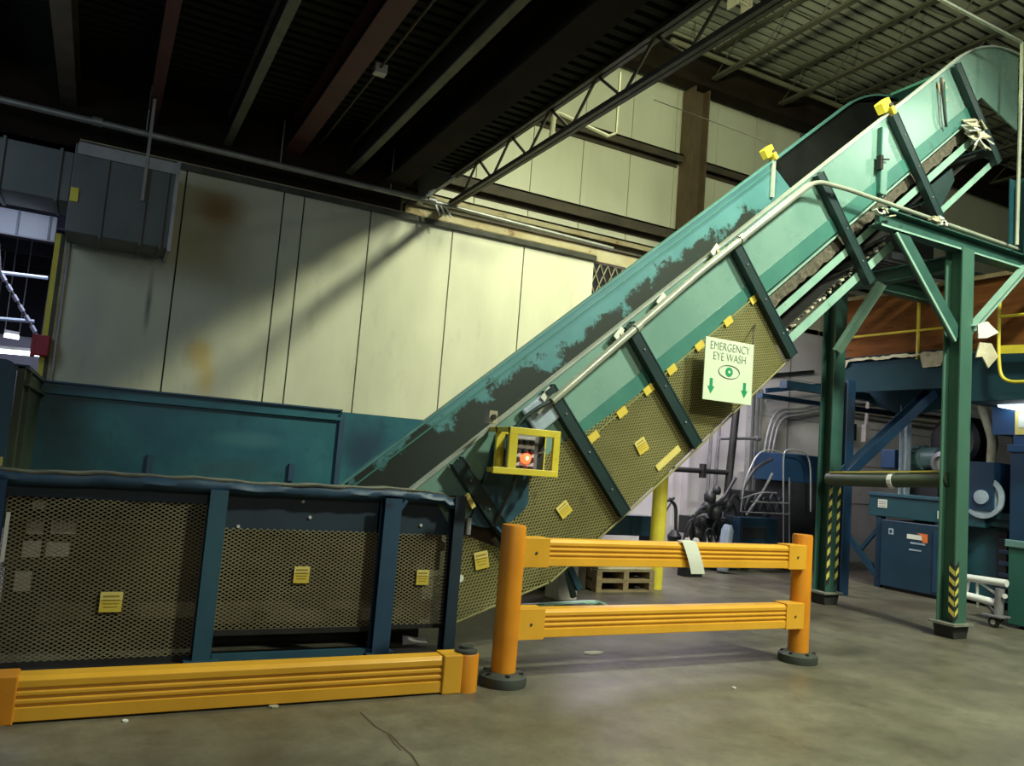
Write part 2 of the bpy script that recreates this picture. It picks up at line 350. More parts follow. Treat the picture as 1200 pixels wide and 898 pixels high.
def bend(pts, r=0.12, n=5):
    """round the corners of a polyline"""
    pts = [V(p) for p in pts]; out = [pts[0]]
    for i in range(1, len(pts) - 1):
        a, p, b = pts[i - 1], pts[i], pts[i + 1]
        ra = min(r, (a - p).length * 0.45); rb = min(r, (b - p).length * 0.45)
        s_, e = p + (a - p).normalized() * ra, p + (b - p).normalized() * rb
        for k in range(n + 1):
            t = k / n; out.append(s_ * (1 - t) ** 2 + p * 2 * t * (1 - t) + e * t * t)
    out.append(pts[-1])
    return out

def lattice(mb, poly, o, ux, uz, pu, pv, w, th, m):
    """expanded metal: two families of diagonal strands clipped to a convex polygon (u,v), set on plane o + u*ux + v*uz"""
    o, ux, uz = V(o), V(ux), V(uz); nrm = ux.cross(uz).normalized()
    for sg in (1, -1):
        dx, dy = pu, sg * pv; ln = math.hypot(dx, dy); dx /= ln; dy /= ln
        nx, ny = -dy, dx
        step = pu * abs(dy)
        cs = [p[0] * nx + p[1] * ny for p in poly]
        k = math.floor(min(cs) / step)
        while k * step < max(cs):
            c = k * step; k += 1
            ts = []
            for i in range(len(poly)):
                a, b = poly[i], poly[(i + 1) % len(poly)]
                da = a[0] * nx + a[1] * ny - c; db = b[0] * nx + b[1] * ny - c
                if da * db < 0:
                    t = da / (da - db); q = (a[0] + (b[0] - a[0]) * t, a[1] + (b[1] - a[1]) * t)
                    ts.append(q[0] * dx + q[1] * dy)
            if len(ts) < 2: continue
            t0, t1 = min(ts), max(ts)
            if t1 - t0 < 0.01: continue
            p = lambda t, e: o + ux * (dx * t + nx * (c + e)) + uz * (dy * t + ny * (c + e))
            off = nrm * th * sg
            mb.add([p(t0, -w / 2) + off, p(t1, -w / 2) + off, p(t1, w / 2) + off, p(t0, w / 2) + off], [(0, 1, 2, 3)], m)

# incline frame: s runs up the slope, d is square below the top edge
TH = math.atan(0.85); CO, SI = math.cos(TH), math.sin(TH)
def I(s, y, d): return V((s * CO + d * SI, y, -0.6 + s * SI - d * CO))
residue('teal_rear')
YF, YR = 5.80, 7.45

# ================================================================== SETTING
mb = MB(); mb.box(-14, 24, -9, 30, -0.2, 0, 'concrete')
def crack(L_, w):
    for a, b in zip(L_[:-1], L_[1:]):
        a, b = V((*a, 0.0015)), V((*b, 0.0015)); n = (b - a).cross(V((0, 0, 1))).normalized() * w
        mb.add([a - n, b - n, b + n, a + n], [(0, 1, 2, 3)], 'crack')
c_ = [at(u, v, Z=0) for (u, v) in ((422, 835), (440, 852), (458, 862), (470, 875), (482, 885), (495, 905))]
crack([(p.x, p.y) for p in c_], 0.006)
c_ = [at(u, v, Z=0) for (u, v) in ((455, 862), (462, 872), (470, 880))]
crack([(p.x, p.y) for p in c_], 0.004)
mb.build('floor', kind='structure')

# partition wall of tall panels
mb = MB(); xs = [-0.475, 0.59, 1.686, 1.93, 2.77, 3.90, 4.99, 6.14]
mb.box(-0.46, 6.12, 9.64, 9.80, 0, 4.56, 'joint_dark')
for a, b in zip(xs[:-1], xs[1:]): mb.box(a + 0.009, b - 0.009, 9.6, 9.66, 0, 4.58, 'cream_wall')
mb.box(6.131, 6.15, 9.6, 9.8, 0, 4.58, 'cream_wall')
mb.build('wall_middle', kind='structure')
mb = MB(); mb.box(-0.5, 6.16, 9.56, 9.82, 4.575, 4.62, 'girt_rust'); mb.box(-0.5, 6.16, 9.54, 9.56, 4.53, 4.60, 'joint_dark')
mb.build('trim_1', kind='structure')
mb = MB(); mb.box(-8, 3.2, 9.75, 9.85, 4.6, 5.36, 'beam_brown'); mb.build('trim_2', kind='structure')  # dark strip added above the wall to stop light leaking over
mb = MB(); mb.box(3.3, 7.2, 9.85, 9.97, 4.62, 4.82, 'girt_rust'); mb.box(3.3, 7.2, 9.80, 9.97, 4.82, 4.85, 'girt_dark'); mb.build('trim_7', kind='structure')
# far outside wall: pale below, ribbed siding above
mb = MB(); mb.box(5.0, 22, 11.5, 11.7, 0, 4.7, 'cool_wall'); mb.box(12.2, 12.22, 11.485, 11.5, 0, 4.7, 'grey_conduit')
for z in (1.2, 2.0, 2.8, 3.6): mb.box(11.4, 20, 11.49, 11.5, z, z + 0.008, 'inner_grey')
mb.build('wall_back', kind='structure')
mb = MB()
x = -2.0
while x < 22:
    mb.box(x, x + 0.985, 11.5, 11.6, 4.6, 9.0, 'metal_siding'); x += 1.0
mb.box(-2, 22, 11.53, 11.7, 4.6, 9.5, 'girt_rust')
mb.build('wall_upper', kind='structure')
for n_, (z0, z1, mm) in enumerate(((5.40, 5.56, 'girt_rust'), (5.74, 5.98, 'girt_dark'), (7.22, 7.42, 'girt_dark'))):
    mb = MB(); mb.box(2, 9.04, 11.30, 11.49, z1 - 0.03, z1, mm); mb.box(2, 9.04, 11.47, 11.49, z0, z1, mm); mb.box(2, 9.04, 11.30, 11.33, z0 + 0.05, z1, mm)
    mb.box(9.42, 18, 11.30, 11.49, z1 - 0.03, z1, mm); mb.box(9.42, 18, 11.47, 11.49, z0, z1, mm); mb.box(9.42, 18, 11.30, 11.33, z0 + 0.05, z1, mm)
    mb.build('trim_%d' % (n_ + 3), kind='structure')
mb = MB(); mb.hsec((9.23, 11.25, 0), (9.23, 11.25, 4.6), (1, 0, 0), 0.34, 0.36, 0.03, 0.02, 'cool_wall'); mb.hsec((9.23, 11.25, 4.6), (9.23, 11.25, 8.68), (1, 0, 0), 0.34, 0.36, 0.03, 0.02, 'column_brown'); mb.build('wall_column', kind='structure')
mb = MB(); mb.hsec((4.2, 11.15, 9.05), (21, 11.15, 9.05), (0, 0, 1), 0.32, 0.74, 0.04, 0.03, 'beam_brown'); mb.build('roof_girder', kind='structure')
# low roof: ribbed deck carried by joists running away from the camera
def deck(name, x0, x1, y0, y1, z, pitch, mt):
    mb = MB(); mb.box(x0, x1, y0, y1, z + 0.05, z + 0.12, 'deck_gap')
    y = y0
    while y < y1: mb.box(x0, x1, y, y + pitch * 0.55, z, z + 0.05, mt); y += pitch
    mb.build(name, kind='structure')
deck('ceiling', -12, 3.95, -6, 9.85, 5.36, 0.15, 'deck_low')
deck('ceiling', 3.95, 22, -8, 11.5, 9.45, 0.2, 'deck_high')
mb = MB(); mb.box(3.96, 4.02, -8, 11.5, 5.36, 9.5, 'metal_siding'); mb.build('wall_roof_step', kind='structure')
for (x, w, z, mt) in ((-2.6, 0.1, 5.0, 'joist_olive'), (-1.6, 0.12, 5.0, 'joist_brown'), (-0.66, 0.16, 5.02, 'joist_brown'), (0.17, 0.11, 5.02, 'joist_red'),
                      (1.0, 0.085, 5.0, 'joist_olive'), (1.74, 0.2, 5.06, 'joist_red'), (2.48, 0.085, 5.0, 'joist_olive')):
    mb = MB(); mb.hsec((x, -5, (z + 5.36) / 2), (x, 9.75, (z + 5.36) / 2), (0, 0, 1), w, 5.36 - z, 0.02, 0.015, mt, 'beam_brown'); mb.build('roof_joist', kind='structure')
mb = MB(); mb.hsec((2.95, -5, 5.10), (2.95, 9.75, 5.10), (0, 0, 1), 0.30, 0.50, 0.03, 0.02, 'beam_brown'); mb.build('roof_beam', kind='structure')
def truss(name, x, y0, y1, zb, zt, step, mt, r=0.014):
    mb = MB()
    for e in (-0.03, 0.03):
        mb.box(x + e - 0.022, x + e + 0.022, y0, y1, zb, zb + 0.05, mt); mb.box(x + e - 0.022, x + e + 0.022, y0, y1, zt - 0.05, zt, mt)
    y = y0; up = True
    while y + step / 2 < y1:
        a, b = ((y, zb + 0.03), (y + step / 2, zt - 0.03)) if up else ((y, zt - 0.03), (y + step / 2, zb + 0.03))
        mb.tube([(x, a[0], a[1]), (x, b[0], b[1])], r, mt, 6); y += step / 2; up = not up
    mb.build(name, kind='structure', smooth=False)
truss('roof_truss', 3.9, -5, 9.72, 4.9, 5.34, 0.9, 'truss_steel', 0.017)
for x in (6.0, 7.7, 9.4, 11.1, 12.8, 14.5, 16.2, 17.9): truss('roof_joist', x, -7, 11.0, 8.85, 9.43, 1.2, 'joist_high', 0.012)
# cross bridging of the truss
for y in (4.0, 5.5, 6.6, 8.0, 9.2):
    mb = MB(); mb.tube([(3.9, y, 4.92), (4.35, y + 0.05, 5.32)], 0.018, 'truss_steel', 6); mb.build('truss_bridging', kind='structure')
# room seen past the left end of the partition
mb = MB(); mb.box(-6, 2, 22, 22.2, 0, 3.55, 'far_wall'); mb.box(-6, 2, 21.9, 22.2, 3.55, 7, 'far_dark'); mb.build('wall_far', kind='structure')
mb = MB(); mb.box(-9, 3, 9.9, 22, 5.4, 5.5, 'far_dark')
for y in (11.5, 13, 14.5, 16, 17.5, 19, 20.5): mb.box(-9, 0, y, y + 0.12, 5.0, 5.4, 'far_dark')
mb.build('ceiling', kind='structure')
mb = MB(); mb.box(-0.5, -0.46, 9.9, 21.9, 0, 5.4, 'far_wall'); mb.build('wall_left', kind='structure')
mb = MB(); mb.box(19.8, 20, -8, 11.5, 0, 9.5, 'far_dark'); mb.build('wall_right', kind='structure')
# yellow jamb at the partition end
mb = MB(); mb.box(-0.60, -0.55, 9.52, 9.62, 0, 3.55, 'yellow_paint'); mb.box(-0.55, -0.515, 9.52, 9.62, 0, 3.55, 'joint_dark'); mb.box(-0.515, -0.48, 9.53, 9.63, 0, 3.55, 'girt_rust')
mb.build('door_1', kind='structure')
mb = MB(); mb.box(-2.0, -0.62, 9.72, 9.8, 3.50, 3.76, 'white_panel')
for x in (-1.9, -0.98, -0.69): mb.box(x, x + 0.02, 9.70, 9.72, 3.5, 3.76, 'steel_blue')
mb.build('trim_6', kind='structure')

# far room fittings
def strip(p, q, label):
    mb = MB(); mb.bar(p, q, 0.09, 0.07, 'strip_glow'); t = thing('strip_light', label, 'ceiling light', (V(p) + V(q)) / 2, 'strip lights in the far room')
    mb.build('lamp_tube', t); m2 = MB(); m2.bar(V(p) + V((0, 0, 0.08)), V(q) + V((0, 0, 0.08)), 0.16, 0.06, 'cart_white'); m2.build('housing', t)
    for e in (p, q): m3 = MB(); m3.tube([V((max(e[0], -3) if e[0] < -1.9 else e[0], e[1], e[2] + .1)), V((max(e[0], -3) if e[0] < -1.9 else e[0], e[1], 5.45))], 0.012, 'inner_grey', 5); m3.build('hanger_rod', t)
strip(at(-10, 411, Y=19.5), at(46, 416, Y=19.5), 'long white strip light low in the opening left of the cream wall')
strip(at(5, 393, Y=19.0), at(22, 396, Y=19.0), 'short bright strip light above the longer one in the left opening')
for k, (a, b, r) in enumerate((((0, 318), (56, 326), 0.05), ((0, 373), (40, 377), 0.05))):
    mb = MB(); mb.tube([at(a[0] - 20, a[1] - 1, Y=15), at(*b, Y=15)], r * 0.6, 'steel_blue', 8)
    mb.build('ceiling_pipe', label=('upper' if k == 0 else 'lower') + ' pale pipe crossing the dark opening left of the cream wall', cat='pipe', group='pale pipes in the left opening')
mb = MB()
for k in range(7):
    a, b = at(2 + 7 * k, 322 + 12 * k, Y=14), at(6 + 7 * k, 329 + 12 * k, Y=14); mb.tube([a, b], 0.035, 'white_panel', 6)
q = at(0, 318, Y=14.02); mb.tube([(q.x - .2, 14.02, 4.95), q, at(52, 408, Y=14.02)], 0.02, 'inner_grey', 6)
mb.build('striped_cable', label='black and white banded cable slanting down through the left opening', cat='cable')
mb = MB(); c = at(50, 405, Y=9.48)
mb.box(c.x - 0.07, c.x + 0.06, 9.40, 9.52, c.z - 0.11, c.z + 0.10, 'red_box'); mb.box(c.x - 0.10, c.x - 0.06, 9.42, 9.5, c.z - 0.13, c.z + 0.11, 'red_box')
mb.build('alarm_box', bevel=0.01, label='small dark red box fixed to the yellow jamb at the wall end', cat='box')

# duct
t = thing('air_duct', 'grey galvanised air duct hung high before the left end of the cream wall', 'duct', (-0.6, 9.2, 3.4))
mb = MB(); mb.box(-3.0, -0.495, 8.9, 9.5, 3.75, 4.255, 'duct_steel'); mb.box(-0.495, 0.45, 8.9, 9.5, 3.46, 4.36, 'duct_steel'); mb.build('duct_body', t, bevel=0.008)
for x in (-1.1, -0.62): mb = MB(); mb.box(x, x + 0.025, 8.875, 9.5, 3.73, 4.27, 'duct_steel'); mb.build('duct_seam', t)
for x in (-0.2, 0.17, 0.36): mb = MB(); mb.box(x, x + 0.022, 8.88, 9.5, 3.44, 4.375, 'duct_steel'); mb.build('duct_seam', t)
mb = MB(); mb.box(0.44, 0.475, 8.86, 9.52, 3.43, 4.39, 'grey_conduit'); mb.build('duct_flange', t); mb = MB(); mb.box(-0.47, 0.44, 8.87, 8.9, 4.25, 4.37, 'grey_conduit')
mb.build('duct_band', t)
c = at(87, 228, Y=8.89); mb = MB(); mb.box(c.x - 0.035, c.x + 0.035, 8.885, 8.9, c.z - 0.07, c.z + 0.07, 'yellow_paint'); mb.build('warning_label', t, label='yellow sticker')
mb = MB(); mb.box(0.14, 0.17, 8.86, 8.89, 3.9, 4.99, 'pipe_steel'); mb.build('hanger_strap', t)
# sprinkler pipe
t = thing('sprinkler_pipe', 'long grey sprinkler pipe running under the dark roof above the wall', 'pipe', (1.2, 9.3, 4.74))
mb = MB(); mb.tube([(-5, 9.3, 4.76), (3.7, 9.3, 4.745)], 0.036, 'pipe_steel', 12); mb.tube([(3.7, 9.3, 4.745), (6.3, 9.35, 4.70)], 0.026, 'pipe_steel', 10); mb.build('pipe_run', t, smooth=True)
for x in (-0.35, 3.45): mb = MB(); mb.tube([(x - 0.05, 9.3, 4.757), (x + 0.05, 9.3, 4.757)], 0.05, 'pipe_steel', 12); mb.build('pipe_coupling', t, smooth=True)
for x in (0.12, 1.55, 2.9):
    mb = MB(); mb.tube([(x, 9.3, 4.78), (x, 9.3, 5.3)], 0.008, 'pipe_steel', 6); mb.build('hanger_rod', t)
mb = MB()
for k in range(3): mb.tube([(3.5 + 0.07 * k, 9.3, 4.74), (3.56 + 0.08 * k, 9.25, 4.58)], 0.012, 'cart_white', 6)
mb.tube([(3.38, 9.3, 4.8), (3.47, 9.28, 4.9), (3.4, 9.28, 4.84)], 0.02, 'cart_white', 6); mb.build('sprinkler_head', t)
t = thing('roof_conduit', 'thin grey conduit with a small white box under the dark roof', 'conduit', (2.03, 6, 5.2))
mb = MB(); mb.tube([(2.03, -4, 5.22), (2.03, 9.6, 5.22)], 0.014, 'joist_brown', 8); mb.build('conduit_run', t)
mb = MB(); mb.box(1.98, 2.10, 7.2, 7.3, 5.17, 5.26, 'button_grey'); mb.build('junction_box', t)
t = thing('drop_conduit', 'thin grey pipe dropping from the high roof beside the conveyor head', 'conduit', (9.42, 5.45, 5.4))
mb = MB(); mb.tube(bend([(4.3, 5.45, 7.10), (9.44, 5.45, 7.10), (9.40, 5.45, 4.56)], 0.04, 3), 0.022, 'pale_pipe', 8); mb.build('conduit_run', t, smooth=True)
# vent with junk behind, right of the wall
p, q = at(787, 38, Y=10.5), at(1000, 130, Y=10.5)
mb = MB(); mb.tube([(p.x, 10.5, 8.95), (q.x, 10.5, 8.95)], 0.045, 'joist_olive', 8)
for x in (p.x + .5, q.x - .5): mb.tube([(x, 10.5, 8.95), (x, 10.5, 9.45)], 0.01, 'truss_steel', 5)
mb.build('roof_pipe', smooth=True, label='pale pipe under the high roof just before the dark girder', cat='pipe')
t = thing('truss_pipe', 'bent pale pipe crossing the roof truss before the cream siding', 'pipe', tuple(at(650, 130, Y=8.2)))
mb = MB(); p, q, r = at(651, 95, Y=8.0), at(650, 131, Y=8.0), at(712, 160, Y=8.0); mb.tube(bend([(p.x, 8.0, 5.4), q, r], 0.08, 4), 0.032, 'joist_olive', 8); mb.build('pipe_run', t, smooth=True)
mb = MB(); a, b = at(727, 85, Y=8.0), at(722, 156, Y=8.0); mb.tube([a, b], 0.018, 'joist_olive', 6); mb.tube([r, b], 0.016, 'joist_olive', 6); mb.build('hanger_rod', t)
t = thing('lattice_vent', 'dark opening with crossed bars beyond the top right wall corner', 'vent', (7.5, 11.4, 4.5))
mb = MB(); mb.box(7.0, 8.5, 11.36, 11.48, 4.2, 5.38, 'far_dark'); mb.build('recess', t)
mb = MB()
for k in range(9):
    x = 7.0 + 0.16 * k; mb.bar((x, 11.33, 4.5), (x + 0.35, 11.33, 5.3), 0.012, 0.018, 'cardboard'); mb.bar((x + 0.3, 11.31, 4.5), (x - 0.05, 11.31, 5.3), 0.012, 0.014, 'girt_rust')
mb.build('crossed_bar', t)
# high bay lamp
t = thing('high_bay_lamp', 'bright high bay lamp hanging at the top edge above the conveyor', 'lamp', (5.9, 6.5, 7.0))
mb = MB(); mb.lathe((5.9, 6.45, 7.30), (0, 0, 1), [(0.26, 0), (0.24, 0.10), (0.17, 0.26), (0.10, 0.34)], 'cart_white', 24); mb.build('reflector', t, smooth=True)
mb = MB(); mb.lathe((5.9, 6.45, 7.52), (0, 0, 1), [(0.11, 0.12), (0.11, 0.42)], 'inner_grey', 16); mb.build('ballast', t)
mb = MB(); mb.tube([(5.9, 6.45, 7.95), (5.9, 6.45, 9.44)], 0.012, 'pipe_steel', 6); mb.build('hanger_rod', t)
t2 = thing('wire_guard_box', 'pale wire guard box at the top edge near the lamp', 'fixture', tuple(at(868, 14, Y=7.7)))
c = at(867, 4, Y=7.7); mb = MB()
for e in (-0.13, 0.11): mb.box(c.x + e, c.x + e + 0.02, 7.6, 7.8, c.z - 0.09, c.z + 0.25, 'truss_steel')
for k in range(5): mb.tube([(c.x - 0.12, 7.62, c.z - 0.02 + 0.06 * k), (c.x + 0.12, 7.62, c.z - 0.06 + 0.06 * k)], 0.007, 'truss_steel', 5)
for k in range(5): mb.tube([(c.x - 0.12 + 0.06 * k, 7.62, c.z - 0.06), (c.x - 0.12 + 0.06 * k, 7.62, c.z + 0.25)], 0.006, 'truss_steel', 5)
mb.build('wire_guard', t2)
mb = MB(); mb.tube([(c.x, 7.7, c.z), (c.x, 7.7, 9.44)], 0.012, 'truss_steel', 6); mb.build('hanger_rod', t2)

# ================================================================== CONVEYOR
cv = thing('conveyor', 'long teal inclined conveyor with low infeed hopper and mesh guards', 'conveyor', (1.2, 6.6, 0))
# hopper plates
mb = MB(); mb.box(-0.43, 2.07, 7.5, 7.53, 0.9, 1.90, 'teal_hopper'); mb.box(2.07, 2.9, 7.485, 7.51, 0.9, 1.885, 'teal_hopper')
mb.box(-0.43, 2.07, 7.465, 7.5, 1.80, 1.83, 'teal_hopper'); mb.box(-0.45, 2.07, 7.47, 7.56, 1.89, 1.905, 'navy')
for x in (0.42, 1.62, 2.05): mb.box(x, x + 0.05, 7.47, 7.5, 1.2 if x < 2 else 0.95, 1.36 if x < 2 else 1.86, 'navy')
mb.build('hopper_rear_plate', cv)
mb = MB(); mb.box(-0.47, -0.43, 5.80, 7.53, 0.9, 1.90, 'green_dark'); mb.box(-0.43, -0.40, 5.82, 7.5, 1.78, 1.81, 'green_dark'); mb.box(-0.50, -0.41, 5.80, 7.56, 1.885, 1.91, 'navy')
mb.box(-0.43, -0.405, 5.98, 6.02, 1.25, 1.88, 'green_dark')
mb.build('hopper_end_plate', cv)
mb = MB()
pts = [(-1.1, 5.77, 1.27), (-0.465, 5.77, 1.27), (-0.475, 5.77, 1.86)] + [(-0.535 + 0.06 * math.cos(a), 5.77, 1.86 + 0.07 * math.sin(a)) for a in (0.5, 1.0, 1.57)] + [(-1.1, 5.77, 1.94)]
mb.prism(pts, (0, 0.03, 0), 'navy_teal'); mb.build('corner_gusset', cv, bevel=0.005, label='blue corner plate')
mb = MB(); mb.box(-0.60, -0.48, 5.75, 5.77, 1.275, 1.33, 'hazard_yellow'); mb.box(-0.57, -0.53, 5.745, 5.75, 1.275, 1.33, 'rubber'); mb.build('warning_label', cv, label='yellow and black hazard strip')
# wavy rim
def wav(x): return 0.006 * math.sin(x * 4.1) + 0.004 * math.sin(x * 9.3 + 1) + 0.003 * math.sin(x * 23)
mb = MB(); g1 = []; g2 = []
N_ = 70
for k in range(N_ + 1):
    x = -0.50 + 3.12 * k / N_; z = 1.262 + wav(x) - (0.035 if x > 2.45 else 0)
    g1.append([(x, 5.72 + wav(x * 1.7) * 1.2, z - 0.085 - wav(x) * 0.6), (x, 5.70 + wav(x + 2) * 1.5, z - 0.05), (x, 5.705 + wav(x * 2) * 0.8, z), ])
    g2.append([(x, 5.703 + wav(x * 2) * 0.8, z - 0.012), (x, 5.70 + wav(x * 2) * 0.8, z + 0.004), (x, 5.86, z + 0.006)])
mb.sheet(g1, 'navy'); mb.build('rim_flange', cv, smooth=True, solid=0.008)
mb = MB(); mb.sheet(g2, 'rim_edge'); mb.build('rim_lip', cv, smooth=True, solid=0.006, label='pale worn rim edge')
# inner sloping front plate of hopper
mb = MB(); mb.add([(-0.43, 5.86, 1.25), (2.4, 5.86, 1.25), (2.4, 6.0, 0.95), (-0.43, 6.0, 0.95)], [(0, 1, 2, 3)], 'valance_dark'); mb.build('hopper_front_plate', cv, solid=0.01)
# valance plates
mb = MB(); mb.box(-0.46, 0.73, 5.775, 5.79, 1.095, 1.22, 'valance_dark'); mb.box(0.84, 1.95, 5.79, 5.81, 0.93, 1.22, 'valance_dark')
mb.prism([(2.1, 5.79, 0.92), (2.53, 5.79, 0.93), (2.53, 5.79, 1.02), (2.40, 5.79, 1.2), (2.1, 5.79, 1.2)], (0, 0.02, 0), 'valance_dark')
for (x, z) in ((1.38, 1.14), (1.44, 1.03), (0.95, 0.95), (2.3, 1.0)): mb.tube([(x, 5.78, z), (x, 5.80, z)], 0.012, 'button_grey', 8)
mb.build('valance_plate', cv)
mb = MB(); mb.bar((2.02, 5.75, 1.0), (2.14, 5.75, 1.19), 0.03, 0.08, 'navy', up=(0, 1, 0)); mb.build('corner_brace', cv)
# posts
for (x, w, mt, z0, z1) in ((-0.50, 0.13, 'machine_blue', 0.0, 1.20), (0.79, 0.115, 'navy_teal', 0.07, 1.2), (2.03, 0.13, 'navy', 0.07, 1.2), (2.575, 0.09, 'valance_dark', 0.0, 1.24), (-0.45, 0.1, 'navy', 0, 0.95), (2.03, 0.13, 'navy', 0, 0.95)):
    mb = MB(); y = 5.74 if len([1 for o in cv.children if o.name.startswith('leg')]) < 4 else 7.45
    mb.hsec((x, y, z0), (x, y, z1), (0, 1, 0), w, 0.12, 0.012, 0.012, mt)
    if z0 > 0: mb.box(x - 0.11, x + 0.11, y - 0.09, y + 0.09, 0.06, 0.075, mt)
    mb.build('leg', cv)
# sills
mb = MB(); mb.box(-0.6, 2.80, 5.62, 5.92, 0.0, 0.055, 'black_steel'); mb.box(0.86, 2.0, 5.72, 5.76, 0.055, 0.10, 'navy_teal'); mb.build('base_sill', cv)
mb = MB(); mb.box(0.86, 1.95, 5.76, 5.79, 0.215, 0.25, 'black_steel'); mb.build('guard_edge', cv); mb = MB(); mb.box(2.1, 2.55, 5.76, 5.79, 0.225, 0.255, 'black_steel'); mb.build('guard_edge', cv)
mb = MB(); mb.box(-0.36, 0.73, 5.77, 5.79, 0.055, 0.09, 'black_steel'); mb.build('guard_edge', cv)
mb = MB(); mb.box(-0.42, -0.40, 5.73, 5.76, 0.7, 1.0, 'cart_white')
mb.build('white_strip', cv, label='thin white strip at the left post')
# base mesh guards
for (x0, x1, z0, z1) in ((-0.43, 0.735, 0.06, 1.095), (0.855, 1.96, 0.235, 0.94), (2.10, 2.54, 0.24, 0.935)):
    mb = MB(); lattice(mb, [(x0, z0), (x1, z0), (x1, z1), (x0, z1)], (0, 5.775, 0), (1, 0, 0), (0, 0, 1), 0.046, 0.026, 0.0062, 0.0016, 'mesh_steel')
    mb.build('mesh_guard', cv)
# guts behind mesh: dusty return pan, rails, pale plates painting light from beyond
mb = MB(); mb.box(-0.2, 2.5, 6.3, 6.34, 0.08, 0.62, 'dust_inside'); mb.box(-0.43, 2.6, 6.05, 6.10, 0.62, 1.0, 'dust_inside'); mb.box(-0.43, 2.6, 5.98, 6.03, 0.78, 0.85, 'dust_inside')
mb.box(-0.43, 2.6, 6.38, 6.42, 0.0, 0.6, 'black_steel'); mb.box(-0.2, 2.6, 6.15, 6.2, 0.26, 0.36, 'dust_inside'); mb.box(0.86, 2.5, 5.95, 6.0, 0.255, 0.33, 'dust_inside'); mb.build('return_pan', cv)  # black back plate added to darken the space behind the mesh
for (x, z, w, h) in ((-0.30, 1.04, 0.07, 0.06), (-0.31, 0.90, 0.09, 0.09), (-0.18, 0.90, 0.14, 0.08), (-0.32, 0.76, 0.10, 0.10), (-0.19, 0.76, 0.13, 0.09), (-0.34, 0.56, 0.09, 0.12)):
    mb = MB(); mb.box(x, x + w, 5.88, 5.89, z - h / 2, z + h / 2, 'pale_block'); mb.build('light_patch', cv, label='pale patch of painted light behind the mesh')
# belt
mb = MB(); gr = []
d0 = 0.66; zf = 0.95; xk = (zf + 0.6 + d0 / CO) / 0.85; rb = 2.0; lb = rb * math.tan(TH / 2)
pr = [(-0.42, zf)]
for k in range(9):
    a = TH * k / 8; pr.append((xk - lb + rb * math.sin(a), zf + rb * (1 - math.cos(a))))
for s in (5, 6, 8, 10, 11.3): q = I(s, 0, d0); pr.append((q.x, q.z))
for (x, z) in pr: gr.append([(x, YF + 0.03, z), (x, YR - 0.02, z)])
mb.sheet(gr, 'belt'); mb.build('belt', cv, solid=0.012)
# cleats
mb = MB()
for s in [4.6 + 0.55 * k for k in range(13)]:
    c = I(s, (YF + YR) / 2, d0 - 0.03); mb.obox(c, V((CO, 0, SI)) * 0.012, V((0, 0.72, 0)), V((-SI, 0, CO)) * 0.035, 'belt')
mb.build('belt_cleat', cv)
# top profile of side plates, with the gentle bend to level at the head
def top_profile(off=0.0):
    out = []
    for s in (3.0, 4, 5, 6, 7, 8, 9, 10, 11.48): q = I(s, 0, off); out.append((q.x, q.z))
    x, z = out[-1]; r = 1.72
    cx, cz = x + r * SI, z - r * CO
    for k in range(1, 9):
        a = TH * (1 - k / 8); out.append((cx - r * math.sin(a), cz + r * math.cos(a)))
    return out, (cx, cz, r)
tp, arc = top_profile()
def side(y, t, mt, dlow, s0, name, x_end=9.97, foot=None, y2=None):
    mb = MB()
    p = [q for q in tp]
    p[0] = (I(s0, 0, 0).x, I(s0, 0, 0).z)
    p = [p[0]] + [q for q in p[1:] if q[0] > p[0][0]]
    poly = [(x, y, z) for (x, z) in p] + [(x_end, y, p[-1][1]), (x_end, y, p[-1][1] - 1.0)]
    lo = [(11.6, dlow), (9, dlow), (7, dlow), (5.3, dlow)] + (foot or [(s0, dlow)])
    for (s, d) in lo: q = I(s, y, d); poly.append((q.x, y, q.z))
    n = len(poly); a = [V(q) for q in poly]
    mb.prism(a, (0, t, 0), mt)
    return mb
mb = side(YF, 0.02, 'teal_front', 0.58, 2.92, 'side_plate', foot=[(4.4, 0.50), (3.35, 0.5), (2.95, 0.45), (2.86, 0.2)])
mb.build('side_plate', cv, label='pale teal near side plate')
mb = MB(); poly = [I(4.4, YF - 0.012, 0.46), I(11.4, YF - 0.012, 0.555), I(11.4, YF - 0.012, 0.69), I(5.3, YF - 0.012, 0.67), I(4.4, YF - 0.012, 0.60)]
mb.prism(poly, (0, 0.03, 0), 'teal_band'); mb.build('edge_channel', cv)
# yellow drop edge of guards
mb = MB(); mb.obox(I(5.6, YF - 0.03, 0.625), V((CO, 0, SI)) * 1.24, V((0, 0.006, 0)), V((-SI, 0, CO)) * 0.007, 'mesh_olive'); mb.build('guard_edge', cv, label='olive guard edging')
mb = side(YR, 0.02, 'teal_rear', 0.78, 2.9, 'side_plate', x_end=9.6, foot=[(3.6, 0.76), (2.9, 0.72), (2.6, 0.5), (2.55, 0.35), (2.7, 0.1)])
# black sheet below paints the shade on the upper end
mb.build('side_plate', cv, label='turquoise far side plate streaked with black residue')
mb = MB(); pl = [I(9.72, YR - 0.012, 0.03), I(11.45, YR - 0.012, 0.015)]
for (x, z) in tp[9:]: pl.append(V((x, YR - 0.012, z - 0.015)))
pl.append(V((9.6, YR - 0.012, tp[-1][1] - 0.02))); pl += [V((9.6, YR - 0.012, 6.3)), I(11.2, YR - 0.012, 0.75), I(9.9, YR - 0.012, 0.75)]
mb.prism(pl, (0, 0.01, 0), 'shade_black'); mb.build('head_shade', cv)
mb = MB(); mb.bar(I(9.74, YR - 0.03, 0.0), I(9.74, YR - 0.03, 0.0) + V((0.0, 0, -0.5)), 0.05, 0.03, 'lip_steel'); mb.build('pale_strut', cv)
